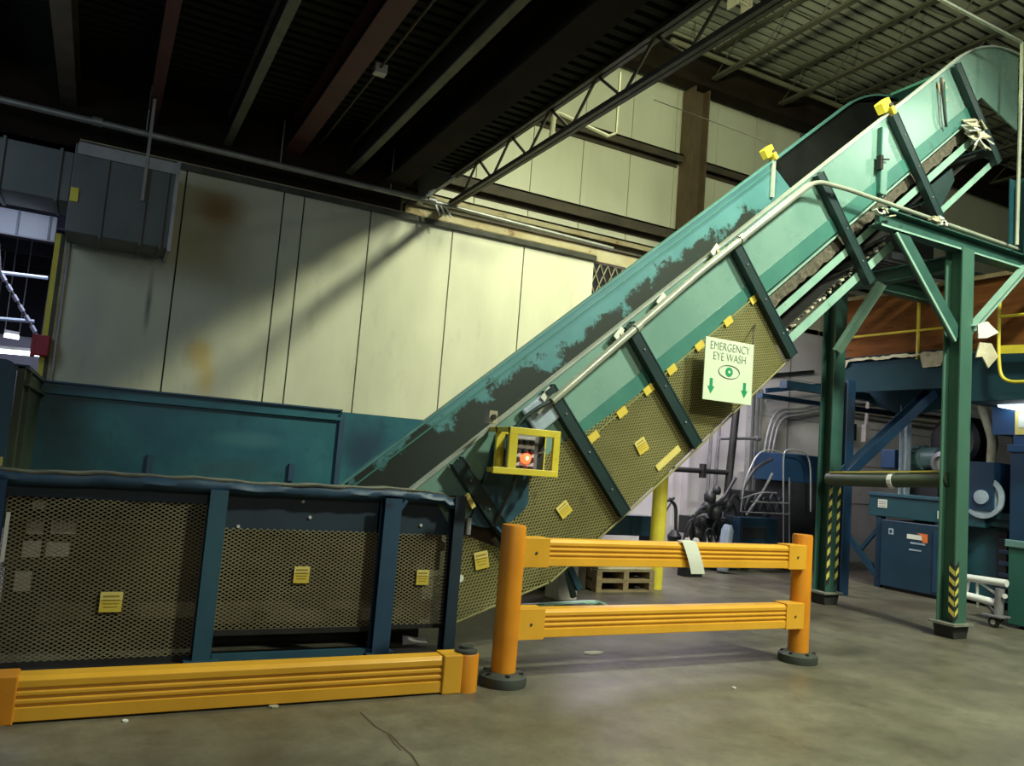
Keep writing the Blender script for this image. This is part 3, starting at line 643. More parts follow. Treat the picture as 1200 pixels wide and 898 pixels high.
# lips on top edges
def lip(y, s0, w, h, mt, off, xe):
    mb = MB(); pts = [I(s0, y, off)] + [V((x, y, z - off)) for (x, z) in tp if x > I(s0, 0, 0).x + 0.05] + [V((xe, y, tp[-1][1] - off))]
    gr = []
    for i, p in enumerate(pts):
        a = pts[max(0, i - 1)]; b = pts[min(len(pts) - 1, i + 1)]; t = (b - a).normalized(); n = V((-t.z, 0, t.x))
        gr.append([p + V((0, -w / 2, 0)) - n * h / 2, p + V((0, w / 2, 0)) - n * h / 2, p + V((0, w / 2, 0)) + n * h / 2, p + V((0, -w / 2, 0)) + n * h / 2, p + V((0, -w / 2, 0)) - n * h / 2])
    mb.sheet(gr, mt); return mb
lip(YF, 2.88, 0.07, 0.022, 'lip_steel', 0.0, 9.97).build('top_lip', cv, label='bare steel lip of the near plate')
lip(YR, 2.72, 0.07, 0.025, 'teal_rim', 0.0, 9.6).build('top_lip', cv)
mb = MB(); mb.obox(I(6.2, YR - 0.012, 0.085), V((CO, 0, SI)) * 3.5, V((0, 0.01, 0)), V((-SI, 0, CO)) * 0.006, 'teal_band'); mb.build('top_seam', cv)
# ribs on the near plate (channel sections)
for s in (3.30, 4.33, 5.34, 6.88, 8.35, 9.84, 11.28):
    mb = MB(); a, b = I(s, YF - 0.05, 0.03), I(s, YF - 0.05, 1.36)
    if s < 3.5: b = I(s, YF - 0.05, 0.98)
    u = V((CO, 0, SI)); d = (b - a); c = (a + b) / 2
    mb.obox(c + V((0, -0.03, 0)), d / 2, u * 0.055, V((0, 0.006, 0)), 'rib_dark')
    for e in (-1, 1): mb.obox(c + u * e * 0.05, d / 2, u * 0.006, V((0, 0.04, 0)), 'rib_dark')
    for k in range(3): mb.tube([a + d * (0.2 + 0.3 * k) + V((0, -0.045, 0)), a + d * (0.2 + 0.3 * k) + V((0, -0.03, 0))], 0.010, 'inner_grey', 6)
    mb.build('rib', cv)
# far-side ribs' continuation under the open truss
for s in (6.95, 8.4, 9.88, 11.3):
    mb = MB(); mb.obox(I(s, YR, 1.02), V((CO, 0, SI)) * 0.05, V((0, 0.04, 0)), V((SI, 0, -CO)) * 0.34, 'rib_dark'); mb.build('rib', cv)
    mb = MB(); mb.obox(I(s + 0.05, 6.6, 1.2), V((CO, 0, SI)) * 0.04, V((0, 0.8, 0)), V((SI, 0, -CO)) * 0.05, 'rib_dark'); mb.build('cross_member', cv)
# return run seen below the plate
mb = MB()
gr = []
for k in range(60):
    s = 6.95 + 4.3 * k / 59; row = []
    for (dy, dd) in ((0.0, 0.88), (0.01, 0.76), (0.10, 0.70)):
        row.append(I(s, YF + 0.06 + dy + random.uniform(-0.012, 0.012), dd + random.uniform(-0.02, 0.02)))
    gr.append(row)
mb.sheet(gr, 'spill'); mb.build('spilled_scrap', cv, kind='stuff')
mb = MB(); mb.obox(I(9.1, 6.62, 1.16), V((CO, 0, SI)) * 2.15, V((0, 0.72, 0)), V((-SI, 0, CO)) * 0.006, 'rubber'); mb.obox(I(9.1, 6.62, 0.80), V((CO, 0, SI)) * 2.15, V((0, 0.70, 0)), V((-SI, 0, CO)) * 0.006, 'rubber'); mb.build('return_belt', cv)
for (d, e, h) in ((0.93, 11.3, 0.040), (1.235, 9.0, 0.045), (1.34, 11.3, 0.035), (0.715, 11.3, 0.010)):
    s0 = 6.95 if d < 1.3 else 9.75
    mb = MB(); mb.obox(I((s0 + e) / 2, YF + 0.005, d), V((CO, 0, SI)) * (e - s0) / 2, V((0, 0.006, 0)), V((-SI, 0, CO)) * h, 'teal_light')
    mb.obox(I((s0 + e) / 2, YF + 0.03, d + h - 0.004), V((CO, 0, SI)) * (e - s0) / 2, V((0, 0.03, 0)), V((-SI, 0, CO)) * 0.004, 'teal_light')
    mb.build('return_rail', cv)
mb = MB()
for k in range(34):
    s = 7.05 + 0.057 * k + random.uniform(-.02, .02); r0 = random.uniform(.008, .02)
    mb.obox(I(s, YF + 0.05 + random.uniform(-.02, .03), 1.165 + random.uniform(-0.012, 0.012)), V((r0, random.uniform(-.01, .01), r0 * .6)), V((0, .015, 0)), V((-r0 * .4, 0, r0 * .6)), random.choice(('paper', 'cardboard', 'spill')))
mb.build('scrap_clump', cv, label='pale scraps along the lower rail', kind='stuff')
mb = MB(); mb.prism([I(9.95, YF - 0.01, 1.0), I(10.5, YF - 0.01, 1.02), I(10.45, YF - 0.01, 1.16), I(10.0, YF - 0.01, 1.3)], (0, 0.01, 0), 'rib_dark'); mb.build('gusset', cv)
# mesh guards of the incline
def gsheet(poly, y, name='mesh_guard'):
    mb = MB(); lattice(mb, poly, (0, y, -0.6), (CO, 0, SI), (SI, 0, -CO), 0.050, 0.028, 0.0085, 0.0016, 'mesh_olive'); return mb.build(name, cv)
gsheet([(4.33, 0.55), (5.34, 0.63), (5.34, 1.37), (4.33, 1.37)], YF - 0.022)
gsheet([(5.34, 0.63), (6.88, 0.63), (6.88, 1.37), (5.34, 1.37)], YF - 0.022)
gsheet([(3.30, 0.46), (4.33, 0.50), (4.33, 1.37), (3.41, 1.36), (3.25, 0.9)], YF - 0.022)
def XZ(x, z): return (x * CO + (z + 0.6) * SI, x * SI - (z + 0.6) * CO)
gsheet([XZ(2.62, 0.25), XZ(3.475, 0.574), I_ if False else (3.41, 0.95), (3.25, 0.9), XZ(2.62, 0.95)], YF - 0.024)
mb = MB(); mb.prism([I(4.34, YF + 0.06, 0.48), I(6.85, YF + 0.06, 0.6), I(6.85, YF + 0.06, 1.42), I(4.34, YF + 0.06, 1.42)], (0, 0.01, 0), 'olive_back')
mb.prism([I(3.35, YF + 0.06, 0.45), I(4.34, YF + 0.06, 0.48), I(4.34, YF + 0.06, 1.42), I(3.45, YF + 0.06, 1.42)], (0, 0.01, 0), 'dust_inside')
mb.prism([(2.62, YF + 0.07, 0.27), (3.45, YF + 0.07, 0.58), (3.2, YF + 0.07, 1.1), (2.62, YF + 0.07, 1.1)], (0, 0.01, 0), 'dust_inside'); mb.build('guard_backing', cv)
mb = MB()
mb.tube(bend([I(3.42, YF - 0.03, 1.37), I(4.33, YF - 0.03, 1.39), I(5.3, YF - 0.03, 1.40), I(6.85, YF - 0.03, 1.38)], 0.1, 2), 0.010, 'mesh_olive', 6)
mb.tube([(2.62, YF - 0.03, 0.245), (3.475, YF - 0.03, 0.565)], 0.009, 'mesh_olive', 6); mb.build('guard_edge', cv, label='olive wire edge of the guards')
# torn piece of edging on the second guard
mb = MB(); mb.obox(I(5.02, YF - 0.03, 1.27), V((CO, 0, SI)) * 0.16, V((0, 0.004, 0)), V((-SI, 0, CO)) * 0.03, 'label_head'); mb.build('torn_patch', cv)
# yellow clips along the guard top edge
for s in (4.47, 4.84, 5.20, 5.53, 5.94, 6.38, 6.80):
    mb = MB(); mb.obox(I(s, YF - 0.036, 0.635), V((CO, 0, SI)) * 0.055, V((0, 0.004, 0)), V((-SI, 0, CO)) * 0.035, 'label_yellow'); mb.build('guard_clip', cv)
# warning labels
def sticker(c, u, v, w, h, label=None):
    c, u, v = V(c), V(u), V(v); mb = MB(); n = V((0, -0.003, 0))
    mb.obox(c + v * h * 0.27, u * w / 2, V((0, 0.002, 0)), v * h * 0.21, 'label_head')
    mb.obox(c - v * h * 0.23, u * w / 2, V((0, 0.002, 0)), v * h * 0.27, 'label_yellow')
    for k in range(3): mb.obox(c + v * h * (0.10 - 0.17 * k) + n, u * w * (0.40 - 0.05 * k), V((0, 0.001, 0)), v * h * 0.022, 'label_ink')
    mb.obox(c + v * h * 0.28 + n, u * w * 0.36, V((0, 0.001, 0)), v * h * 0.045, 'label_ink')
    mb.build('warning_label', cv, label=label or 'yellow warning sticker')
X1, Z1 = V((1, 0, 0)), V((0, 0, 1))
sticker((0.214, 5.762, 0.45), X1, Z1, 0.13, 0.13); sticker((1.416, 5.762, 0.626), X1, Z1, 0.11, 0.12); sticker((2.343, 5.762, 0.609), X1, Z1, 0.10, 0.115)
U, W = V((CO, 0, SI)), V((-SI, 0, CO))
r_ = lambda a: (V((math.cos(a), 0, math.sin(a))), V((-math.sin(a), 0, math.cos(a))))
sticker(I(3.03, 5.762, 0.81), *r_(0.22), 0.12, 0.14); sticker(I(3.87, 5.762, 0.96), *r_(0.72), 0.12, 0.12); sticker(I(4.84, 5.762, 1.0), *r_(0.62), 0.12, 0.13)
mb = MB(); mb.lathe((2.66, 5.765, 0.60), (0, -1, 0), [(0.03, 0), (0.03, 0.006)], 'paper', 12); mb.lathe((2.57, 5.74, 0.60), (0, -1, 0), [(0.001, 0), (0.001, 0.001)], 'paper', 4); mb.build('round_tag', cv, label='small white round tag')
# boot of the incline: curved blue plates between the first ribs
mb = MB(); pts = []
for k in range(13):
    a = -0.35 + 1.3 * k / 12; pts.append((2.76 + 0.45 * math.sin(a) + 0.1, YF - 0.03, 1.50 - 0.50 * math.cos(a)))
pts += [(3.18, YF - 0.03, 1.9), (2.9, YF - 0.03, 1.78)]
mb.prism(pts, (0, 0.02, 0), 'navy_teal'); mb.build('boot_plate', cv)
mb = MB(); mb.obox((3.27, YF - 0.045, 1.96), U * 0.14, V((0, 0.02, 0)), W * 0.13, 'steel_blue'); mb.build('cover_plate', cv, bevel=0.02, label='shiny grey cover plate')
mb = MB(); mb.bar((2.98, 5.72, 0.95), (2.90, 5.72, 1.02), 0.02, 0.1, 'navy', up=(0, 1, 0)); mb.bar((2.86, 5.76, 1.12), (2.98, 5.76, 0.98), 0.02, 0.07, 'teal_band', up=(0, 1, 0)); mb.build('boot_bracket', cv)
# access door post and straps up the slope
mb = MB(); mb.box(7.36, 7.45, YF - 0.06, YF - 0.005, 4.80, 5.56, 'teal_front'); mb.box(7.34, 7.36, YF - 0.06, YF - 0.005, 4.80, 5.56, 'teal_band'); mb.build('door_post', cv)
mb = MB(); mb.box(7.30, 7.345, YF - 0.09, YF - 0.03, 5.06, 5.22, 'rubber'); mb.tube([(7.33, YF - 0.09, 5.17), (7.42, YF - 0.1, 5.19)], 0.01, 'rubber', 6); mb.build('door_latch', cv)
mb = MB(); mb.tube(bend([(8.33, 5.74, 6.43), (8.37, 5.73, 6.2), (8.40, 5.72, 5.95), (8.46, 5.74, 5.86)], 0.1, 4), 0.016, 'rubber', 6); mb.tube(bend([(8.40, 5.74, 6.40), (8.42, 5.73, 6.1), (8.46, 5.74, 5.92)], 0.1, 4), 0.012, 'teal_band', 6); mb.build('torn_strap', cv)
mb = MB(); mb.obox((8.44, YF - 0.004, 6.38), U * 0.09, V((0, 0.002, 0)), W * 0.06, 'girt_rust'); mb.tube([(8.48, YF - 0.01, 6.3), (8.52, YF - 0.01, 6.2)], 0.02, 'girt_rust', 6); mb.build('rust_patch', cv)
# head cover at the top end
mb = MB(); mb.box(9.62, 9.97, YF, 7.4, tp[-1][1] - 0.02, tp[-1][1] + 0.02, 'teal_band'); mb.build('head_cover', cv)
# feet of the incline seen between the guard rails
mb = MB(); q = lambda u, v: at(u, v, Y=7.5)
mb.bar(q(655, 640), q(677, 690), 0.07, 0.10, 'navy_teal', up=(0, 1, 0)); mb.bar(q(672, 700), q(664, 660), 0.05, 0.06, 'black_steel', up=(0, 1, 0)); mb.bar(q(660, 650), q(672, 700), 0.05, 0.05, 'teal_band', up=(0, 1, 0))
c = q(668, 704); mb.box(c.x - 0.22, c.x + 0.2, 7.4, 7.65, 0, 0.04, 'black_steel')
mb.build('foot_strut', cv)

# ------------------------------------------------ pipe on the incline
t = thing('air_pipe', 'pale steel pipe along the near conveyor plate bending level to the right', 'pipe', (6.2, 5.62, 4.6))
mb = MB(); pp = bend([(3.30, 5.64, 2.06), (4.03, 5.62, 2.74), (4.78, 5.62, 3.43), (6.20, 5.62, 4.635), (6.7, 5.62, 4.655), (9.9, 5.62, 4.60)], 0.16, 6)
mb.tube(pp, [0.034 if p.x < 6.15 else 0.024 for p in pp], 'pale_pipe', 12); mb.build('pipe_run', t, smooth=True)
for (x, z) in ((4.10, 2.80), (5.25, 3.83)):
    mb = MB(); mb.tube([V((x, 5.62, z)) - U * 0.03, V((x, 5.62, z)) + U * 0.03], 0.044, 'pale_pipe', 12); mb.build('pipe_clamp', t, smooth=True)
mb = MB(); mb.tube(bend([(3.32, 5.64, 2.08), (3.18, 5.66, 2.0), (3.02, 5.68, 1.86), (2.99, 5.66, 1.74)], 0.1, 4), 0.016, 'rib_dark', 8); mb.tube(bend([(3.45, 5.66, 2.17), (3.32, 5.67, 2.12), (3.2, 5.68, 1.95)], 0.08, 4), 0.014, 'pale_pipe', 8); mb.build('hose', t, smooth=True)

# ------------------------------------------------ safety switches
def switch(p, label):
    p = V(p); t = thing('pull_cord_switch', label, 'switch', p, 'yellow pull cord switches on the conveyor')
    mb = MB(); mb.obox(p + V((0, 0, 0.05)), U * 0.085, V((0, 0.05, 0)), W * 0.065, 'yellow_paint'); mb.build('switch_body', t, bevel=0.01)
    mb = MB(); mb.obox(p + V((0.07, -0.03, -0.0)), U * 0.03, V((0, 0.055, 0)), W * 0.045, 'label_yellow'); mb.tube([p + V((0.04, -0.07, 0.06)), p + V((0.05, -0.05, 0.06))], 0.022, 'rubber', 10); mb.build('switch_lever', t)
    return t
t = switch(I(9.74, YR, -0.06) + V((-0.05, 0, 0)), 'yellow pull cord switch on the far plate edge before the cream siding')
mb = MB(); mb.tube([(7.35, YR, 5.94), (6.6, 9.0, 6.9)], 0.006, 'rubber', 5); mb.build('pull_cord', t)
switch(I(9.80, YF, -0.06), 'yellow pull cord switch on the near plate edge before the roof ribs')
# clamps and scraps on the edges
for (p, lab) in ((I(6.62, YF - 0.06, -0.02), 'white paper scrap stuck on the conveyor edge below the brown wall column'), (I(5.78, YF - 0.07, 0.03), 'white scrap caught between pipe and conveyor edge, above the eye wash sign'),
                 (I(5.2, YF - 0.07, 0.035), 'white scrap caught between pipe and conveyor edge, middle of three'), (I(4.28, YF - 0.06, 0.06), 'white scrap near the lower end of the conveyor pipe')):
    mb = MB(); mb.obox(p, V((0.035, 0, 0.05)), V((0.01, 0.02, 0)), V((-0.02, 0, 0.015)), 'paper'); mb.obox(p + V((0.03, 0, 0.0)), V((0.02, 0.01, 0.02)), V((0, 0.02, 0.01)), V((-0.01, 0, 0.02)), 'cardboard')
    mb.build('paper_scrap', label=lab, cat='scrap', group='scraps on the conveyor edge')
mb = MB(); c = V((8.98, 5.70, 5.97))
for k in range(16):
    a = V((random.uniform(-1, 1), random.uniform(-.4, .4), random.uniform(-1, 1))).normalized(); b = a.orthogonal().normalized(); n = a.cross(b)
    mb.obox(c + V((random.uniform(-.22, .15), random.uniform(-.05, .05), random.uniform(-.20, .16))), a * random.uniform(.05, .13), b * random.uniform(.03, .08), n * 0.006, 'cardboard' if k % 3 else 'paper')
mb.build('cardboard_wad', label='crumpled cardboard wad jammed near the conveyor head', cat='cardboard')

# ------------------------------------------------ control box
t = thing('control_box', 'yellow framed push button box with a lit red lamp on the conveyor side', 'control box', (3.04, 5.45, 1.45))
mb = MB(); x0, x1, z0, z1 = 2.81, 3.265, 1.445, 1.81; y0, y1 = 5.40, 5.62
for y in (y0, y1):
    for (a, b, c_, d) in ((x0, x0 + 0.075, z0, z1), (x1 - 0.06, x1, z0, z1)): mb.box(a, b, y, y + 0.03, c_, d, 'yellow_paint')
    mb.box(x0, x1, y - 0.001, y + 0.029, z1 - 0.055, z1, 'yellow_paint'); mb.box(x0 - (0.12 if y == y0 else 0), x1, y - 0.001, y + 0.029, z0, z0 + 0.05, 'yellow_paint')
for x in (x0, x1 - 0.05): mb.box(x, x + 0.04, y0, y1 + 0.15, z1 - 0.04, z1 - 0.002, 'yellow_paint'); mb.box(x, x + 0.04, y0, y1 + 0.15, z0 + 0.002, z0 + 0.04, 'yellow_paint')
mb.build('guard_frame', t, bevel=0.004)
mb = MB(); mb.box(2.895, 3.125, 5.50, 5.62, 1.49, 1.76, 'inner_grey'); mb.box(3.12, 3.22, 5.56, 5.6, 1.48, 1.77, 'rubber'); en = mb.build('enclosure', t, bevel=0.006)
for r0 in range(4):
    mb = MB(); z = 1.735 - 0.068 * r0; mb.box(2.915, 3.085, 5.487, 5.50, z - 0.014, z + 0.014, 'button_grey'); mb.build('legend_plate', en)
    for k in range(3):
        if r0 == 2 and k == 1: continue
        mb = MB(); mb.lathe((2.935 + 0.062 * k, 5.50, z - 0.034), (0, -1, 0), [(0.021, 0), (0.021, 0.02), (0.014, 0.032)], 'rubber', 12); mb.build('push_button', en)
mb = MB(); mb.lathe((3.01, 5.50, 1.575), (0, -1, 0), [(0.042, 0), (0.042, 0.03), (0.02, 0.05)], 'red_glow', 16); mb.lathe((3.005, 5.455, 1.578), (0, -1, 0), [(0.016, 0), (0.012, 0.012)], 'red_core', 12); mb.build('red_lamp', en, label='glowing red lamp')
mb = MB(); mb.box(3.02, 3.09, 5.49, 5.50, 1.50, 1.63, 'red_box'); mb.build('stop_plate', en, label='red stop plate')
mb = MB(); mb.tube(bend([(3.1, 5.55, 1.62), (3.17, 5.5, 1.63), (3.22, 5.55, 1.66)], 0.04, 3), 0.006, 'grey_conduit', 6); mb.tube(bend([(2.98, 5.56, 1.49), (2.97, 5.62, 1.3), (2.9, 5.72, 1.05)], 0.1, 4), 0.014, 'rubber', 8); mb.build('cable', t)
mb = MB(); mb.box(2.72, 2.79, 5.60, 5.70, 1.83, 1.93, 'cardboard'); mb.lathe((2.755, 5.60, 1.88), (0, -1, 0), [(0.022, 0), (0.022, 0.02)], 'rubber', 10); mb.build('horn', t, label='small tan horn box')

# ------------------------------------------------ eye wash sign
t = thing('eye_wash_sign', 'white emergency eye wash sign with green eye and arrows on the mesh guard', 'sign', (5.16, 5.60, 2.25))
mb = MB(); mb.box(4.865, 5.462, 5.60, 5.612, 2.245, 2.828, 'sign_white'); mb.build('sign_board', t, bevel=0.003)
def text(body, c, size, mt, parent, wx=1.0):
    cu = bpy.data.curves.new('lettering', 'FONT'); cu.body = body; cu.size = size; cu.align_x = 'CENTER'; cu.align_y = 'CENTER'; cu.extrude = 0.0015
    cu.offset = -0.0022
    cu.materials.append(M[mt])
    o = bpy.data.objects.new('lettering', cu); C.objects.link(o); bpy.context.view_layer.update()
    me = bpy.data.meshes.new_from_object(o.evaluated_get(bpy.context.evaluated_depsgraph_get()))
    bpy.data.objects.remove(o); me.name = 'lettering'
    R90 = Matrix.Rotation(math.pi / 2, 4, 'X')
    for v in me.vertices: v.co = R90 @ V((v.co.x * wx, v.co.y, v.co.z)) + V(c)
    o = bpy.data.objects.new('lettering', me); C.objects.link(o); o.parent = parent; o.location = -V(parent.location); return o
text('EMERGENCY', (5.165, 5.597, 2.755), 0.108, 'sign_ink', t, 0.80); text('EYE WASH', (5.165, 5.597, 2.66), 0.108, 'sign_ink', t, 0.80)
mb = MB(); mb.tube([(5.165 + 0.128 * math.cos(a), 5.598, 2.53 + 0.062 * math.sin(a)) for a in [2 * math.pi * k / 32 for k in range(32)]], 0.005, 'sign_ink', 5, closed=True); eo = mb.build('eye_outline', t)
mb = MB(); mb.lathe((5.165, 5.6, 2.53), (0, -1, 0), [(0.044, 0), (0.044, 0.004)], 'sign_green', 24); mb.lathe((5.165, 5.597, 2.53), (0, -1, 0), [(0.014, 0), (0.014, 0.002)], 'sign_white', 12); mb.build('green_iris', eo)
for x in (4.955, 5.365):
    mb = MB(); z = 2.375
    mb.prism([(x - 0.018, 5.598, z + 0.075), (x + 0.018, 5.598, z + 0.075), (x + 0.018, 5.598, z), (x + 0.042, 5.598, z), (x, 5.598, z - 0.07), (x - 0.042, 5.598, z), (x - 0.018, 5.598, z)], (0, 0.002, 0), 'sign_green'); mb.build('down_arrow', t)
mb = MB(); mb.tube(bend([(5.45, 5.605, 2.82), (5.52, 5.68, 2.98), (5.62, 5.76, 3.07)], 0.08, 4), 0.006, 'rubber', 6)
mb.build('hanging_wire', t)

# ================================================================== BARRIERS
def rail(mb, x0, x1, y, z0, z1, t, m, grooves=3):
    """ribbed hollow rail: profile in y-z pushed along x"""
    h = z1 - z0; pr = [(y + t / 2, z0), (y - t / 2, z0)]
    zz = z0 + h * 0.30
    pr.append((y - t / 2, zz))
    for k in range(grooves):
        pr += [(y - t / 2, zz), (y - t / 2 + 0.014, zz + 0.006), (y - t / 2 + 0.014, zz + 0.016), (y - t / 2, zz + 0.022)]
        zz += h * 0.18
    pr += [(y - t / 2, z1 - 0.02), (y - t / 2 + 0.025, z1), (y + t / 2, z1)]
    mb.prism([(x0, a, b) for (a, b) in pr], (x1 - x0, 0, 0), m)
t = thing('floor_barrier', 'low yellow ribbed floor barrier rail before the conveyor base', 'barrier', (0.9, 4.95, 0))
mb = MB(); rail(mb, -0.215, 2.19, 4.95, 0.012, 0.24, 0.13, 'yellow_poly', 3); mb.build('rail', t, bevel=0.004)
mb = MB(); mb.box(2.185, 2.32, 4.872, 5.03, 0.0, 0.25, 'yellow_poly'); mb.build('end_socket', t, bevel=0.008)
mb = MB(); mb.lathe((2.375, 4.95, 0), (0, 0, 1), [(0.088, 0), (0.088, 0.235), (0.082, 0.245)], 'orange_poly', 28); mb.build('end_post', t, smooth=True)
mb = MB(); mb.lathe((2.375, 4.95, 0.245), (0, 0, 1), [(0.075, 0), (0.075, 0.02), (0.045, 0.03), (0.045, 0.045)], 'foot_rubber', 20); mb.build('post_cap', t)
mb = MB(); mb.box(-0.36, -0.205, 4.87, 5.03, 0.0, 0.25, 'orange_poly'); mb.build('end_socket', t, bevel=0.008)
mb = MB(); rail(mb, -1.4, -0.35, 4.95, 0.012, 0.24, 0.13, 'yellow_poly', 3); mb.build('rail', t, bevel=0.004)

t = thing('guard_rail', 'yellow two rail pedestrian guard with two round posts', 'guard rail', (4.2, 5.03, 0))
A, B = V((2.705, 5.02, 0)), V((5.655, 5.09, 0))
for (p, r) in ((A, 0.09), (B, 0.085)):
    mb = MB(); mb.lathe(p, (0, 0, 1), [(0.088, 0.06), (0.088, 1.08), (0.082, 1.10), (0.0, 1.105)], 'orange_poly', 32); o = mb.build('post', t, smooth=True)
    mb = MB(); mb.lathe(p, (0, 0, 1), [(0.165, 0), (0.17, 0.03), (0.165, 0.065), (0.13, 0.085), (0.095, 0.09)], 'foot_rubber', 36)
    bo = mb.build('base', t, smooth=True)
    for k in range(6): a = k * math.pi / 3 + 0.3; mb = MB(); mb.lathe(p + V((0.13 * math.cos(a), 0.13 * math.sin(a), 0.075)), (0, 0, 1), [(0.016, 0), (0.016, 0.018)], 'black_steel', 8); mb.build('bolt', bo)
ang = math.atan2(B.y - A.y, B.x - A.x)
for (z0, z1) in ((0.815, 1.005), (0.31, 0.508)):
    mb = MB(); rail(mb, 2.98, 5.40, 5.055, z0, z1, 0.12, 'yellow_poly', 3); mb.build('rail', t, bevel=0.004)
    for (xa, xb, y) in ((2.77, 2.99, 5.05), (5.39, 5.60, 5.06)):
        mb = MB(); mb.box(xa, xb, y - 0.072, y + 0.072, z0 - 0.008, z1 + 0.010, 'yellow_poly'); mb.lathe(((xa + xb) / 2 - 0.0, y - 0.072, (z0 + z1) / 2), (0, -1, 0), [(0.012, 0), (0.010, 0.006)], 'foot_rubber', 10); mb.build('rail_socket', t, bevel=0.008)
mb = MB(); gr = []
for k in range(9):
    v = k / 8; gr.append([(4.205 + 0.09 * v + 0.14 * u, 4.985 - 0.012 * math.sin(v * 3) - (0.02 * v), 1.02 - 0.25 * v) for u in (0, .5, 1)])
gr.insert(0, [(4.205 + 0.14 * u, 5.05, 1.022) for u in (0, .5, 1)])
mb.sheet(gr, 'paper')
mb.build('paper_notice', solid=0.002, label='white paper notice hanging over the top guard rail', cat='paper')

# ================================================================== SUPPORT FRAME
t = thing('support_frame', 'green steel support frame carrying the conveyor, with striped column feet', 'frame', (8.6, 6.5, 0))
def column(x, y, z1, mt):
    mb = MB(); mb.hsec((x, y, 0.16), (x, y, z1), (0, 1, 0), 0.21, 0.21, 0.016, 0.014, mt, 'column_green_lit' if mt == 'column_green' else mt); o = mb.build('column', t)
    mb = MB(); mb.box(x - 0.17, x + 0.17, y - 0.15, y + 0.15, 0.14, 0.165, 'rim_edge'); mb.prism([(x - 0.11, y - 0.11, 0), (x + 0.11, y - 0.11, 0), (x + 0.15, y - 0.11, 0.14), (x - 0.15, y - 0.11, 0.14)], (0, 0.22, 0), 'rubber'); mb.build('base_plate', t, label='black column foot')
    return o
def tape(x, y, z0, z1, n):
    """diagonal black and yellow tape along one flange edge"""
    mb = MB(); h = (z1 - z0) / n
    for k in range(n):
        z = z0 + h * k; mm = 'hazard_yellow' if k % 2 else 'rubber'
        mb.prism([(x - 0.026, y, z), (x + 0.026, y, z + 0.05), (x + 0.026, y, z + h + 0.05), (x - 0.026, y, z + h)], (0, 0.004, 0), mm)
    mb.build('hazard_tape', t, label='black and yellow striped tape')
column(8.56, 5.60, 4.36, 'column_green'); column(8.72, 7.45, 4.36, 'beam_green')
for (xo, z1, n) in ((-0.078, 0.78, 11),): tape(8.56 + xo, 5.488, 0.18, z1, n)
for xo in (-0.078, 0.078): tape(8.72 + xo, 7.338, 0.24, 1.72, 19)
mb = MB()
for k in range(11):
    z = 0.18 + 0.055 * k; mm = 'hazard_yellow' if k % 2 else 'rubber'
    mb.prism([(8.453, 5.50, z), (8.453, 5.56, z + 0.05), (8.453, 5.56, z + 0.105), (8.453, 5.50, z + 0.055)], (-0.004, 0, 0), mm)
mb.build('hazard_tape', t, label='black and yellow striped tape')
mb = MB(); mb.hsec((7.10, 5.60, 4.445), (11.2, 5.60, 4.40), (0, 0, 1), 0.16, 0.19, 0.014, 0.012, 'beam_green'); mb.box(7.1, 11.2, 5.515, 5.52, 4.33, 4.35, 'teal_light'); mb.build('beam', t)
mb = MB(); mb.hsec((8.66, 5.6, 4.25), (8.70, 7.5, 4.25), (0, 0, 1), 0.14, 0.17, 0.014, 0.012, 'beam_green'); mb.hsec((7.3, 7.45, 4.44), (11.2, 7.45, 4.44), (0, 0, 1), 0.16, 0.19, 0.014, 0.012, 'beam_green'); mb.build('cross_beam', t)
def angle(p, q, w, mt, up): 
    mb = MB(); mb.bar(p, q, 0.012, w, mt, up=up); p2, q2 = V(p), V(q); d = (q2 - p2).normalized(); u = V(up); n = d.cross(u).normalized(); n2 = n.cross(d).normalized()
    mb.bar(p2 + n2 * w / 2 + n * w * 0.4, q2 + n2 * w / 2 + n * w * 0.4, w * 0.8, 0.012, mt, up=up); return mb
mb = MB(); mb.bar((8.47, 5.56, 3.33), (7.42, 5.56, 4.36), 0.05, 0.17, 'beam_green', up=(1, 0, 1)); mb.bar((8.40, 5.525, 3.27), (7.35, 5.525, 4.30), 0.02, 0.03, 'teal_light', up=(1, 0, 1)); mb.build('knee_brace', t)
mb = angle((8.68, 5.55, 3.42), (9.70, 5.55, 4.32), 0.13, 'teal_light', (-1, 0, 1)); mb.build('knee_brace', t, label='pale green knee brace')
mb = angle((8.62, 7.28, 3.32), (8.62, 6.64, 4.14), 0.10, 'teal_light', (0, 1, 1)); mb.build('knee_brace', t, label='pale green knee brace')
mb = MB(); mb.tube([(8.60, 7.35, 1.63), (8.59, 6.5, 1.66), (8.57, 5.66, 1.72)], 0.085, 'green_dark', 14); mb.bar((8.56, 7.3, 1.72), (8.54, 5.7, 1.81), 0.03, 0.02, 'hazard_yellow'); mb.build('cross_tube', t, smooth=True)  # yellow strip paints the highlight along the tube
mb = MB(); mb.tube([(8.59, 6.42, 1.66), (8.59, 6.36, 1.665)], 0.095, 'cart_white', 14); mb.build('tube_band', t)
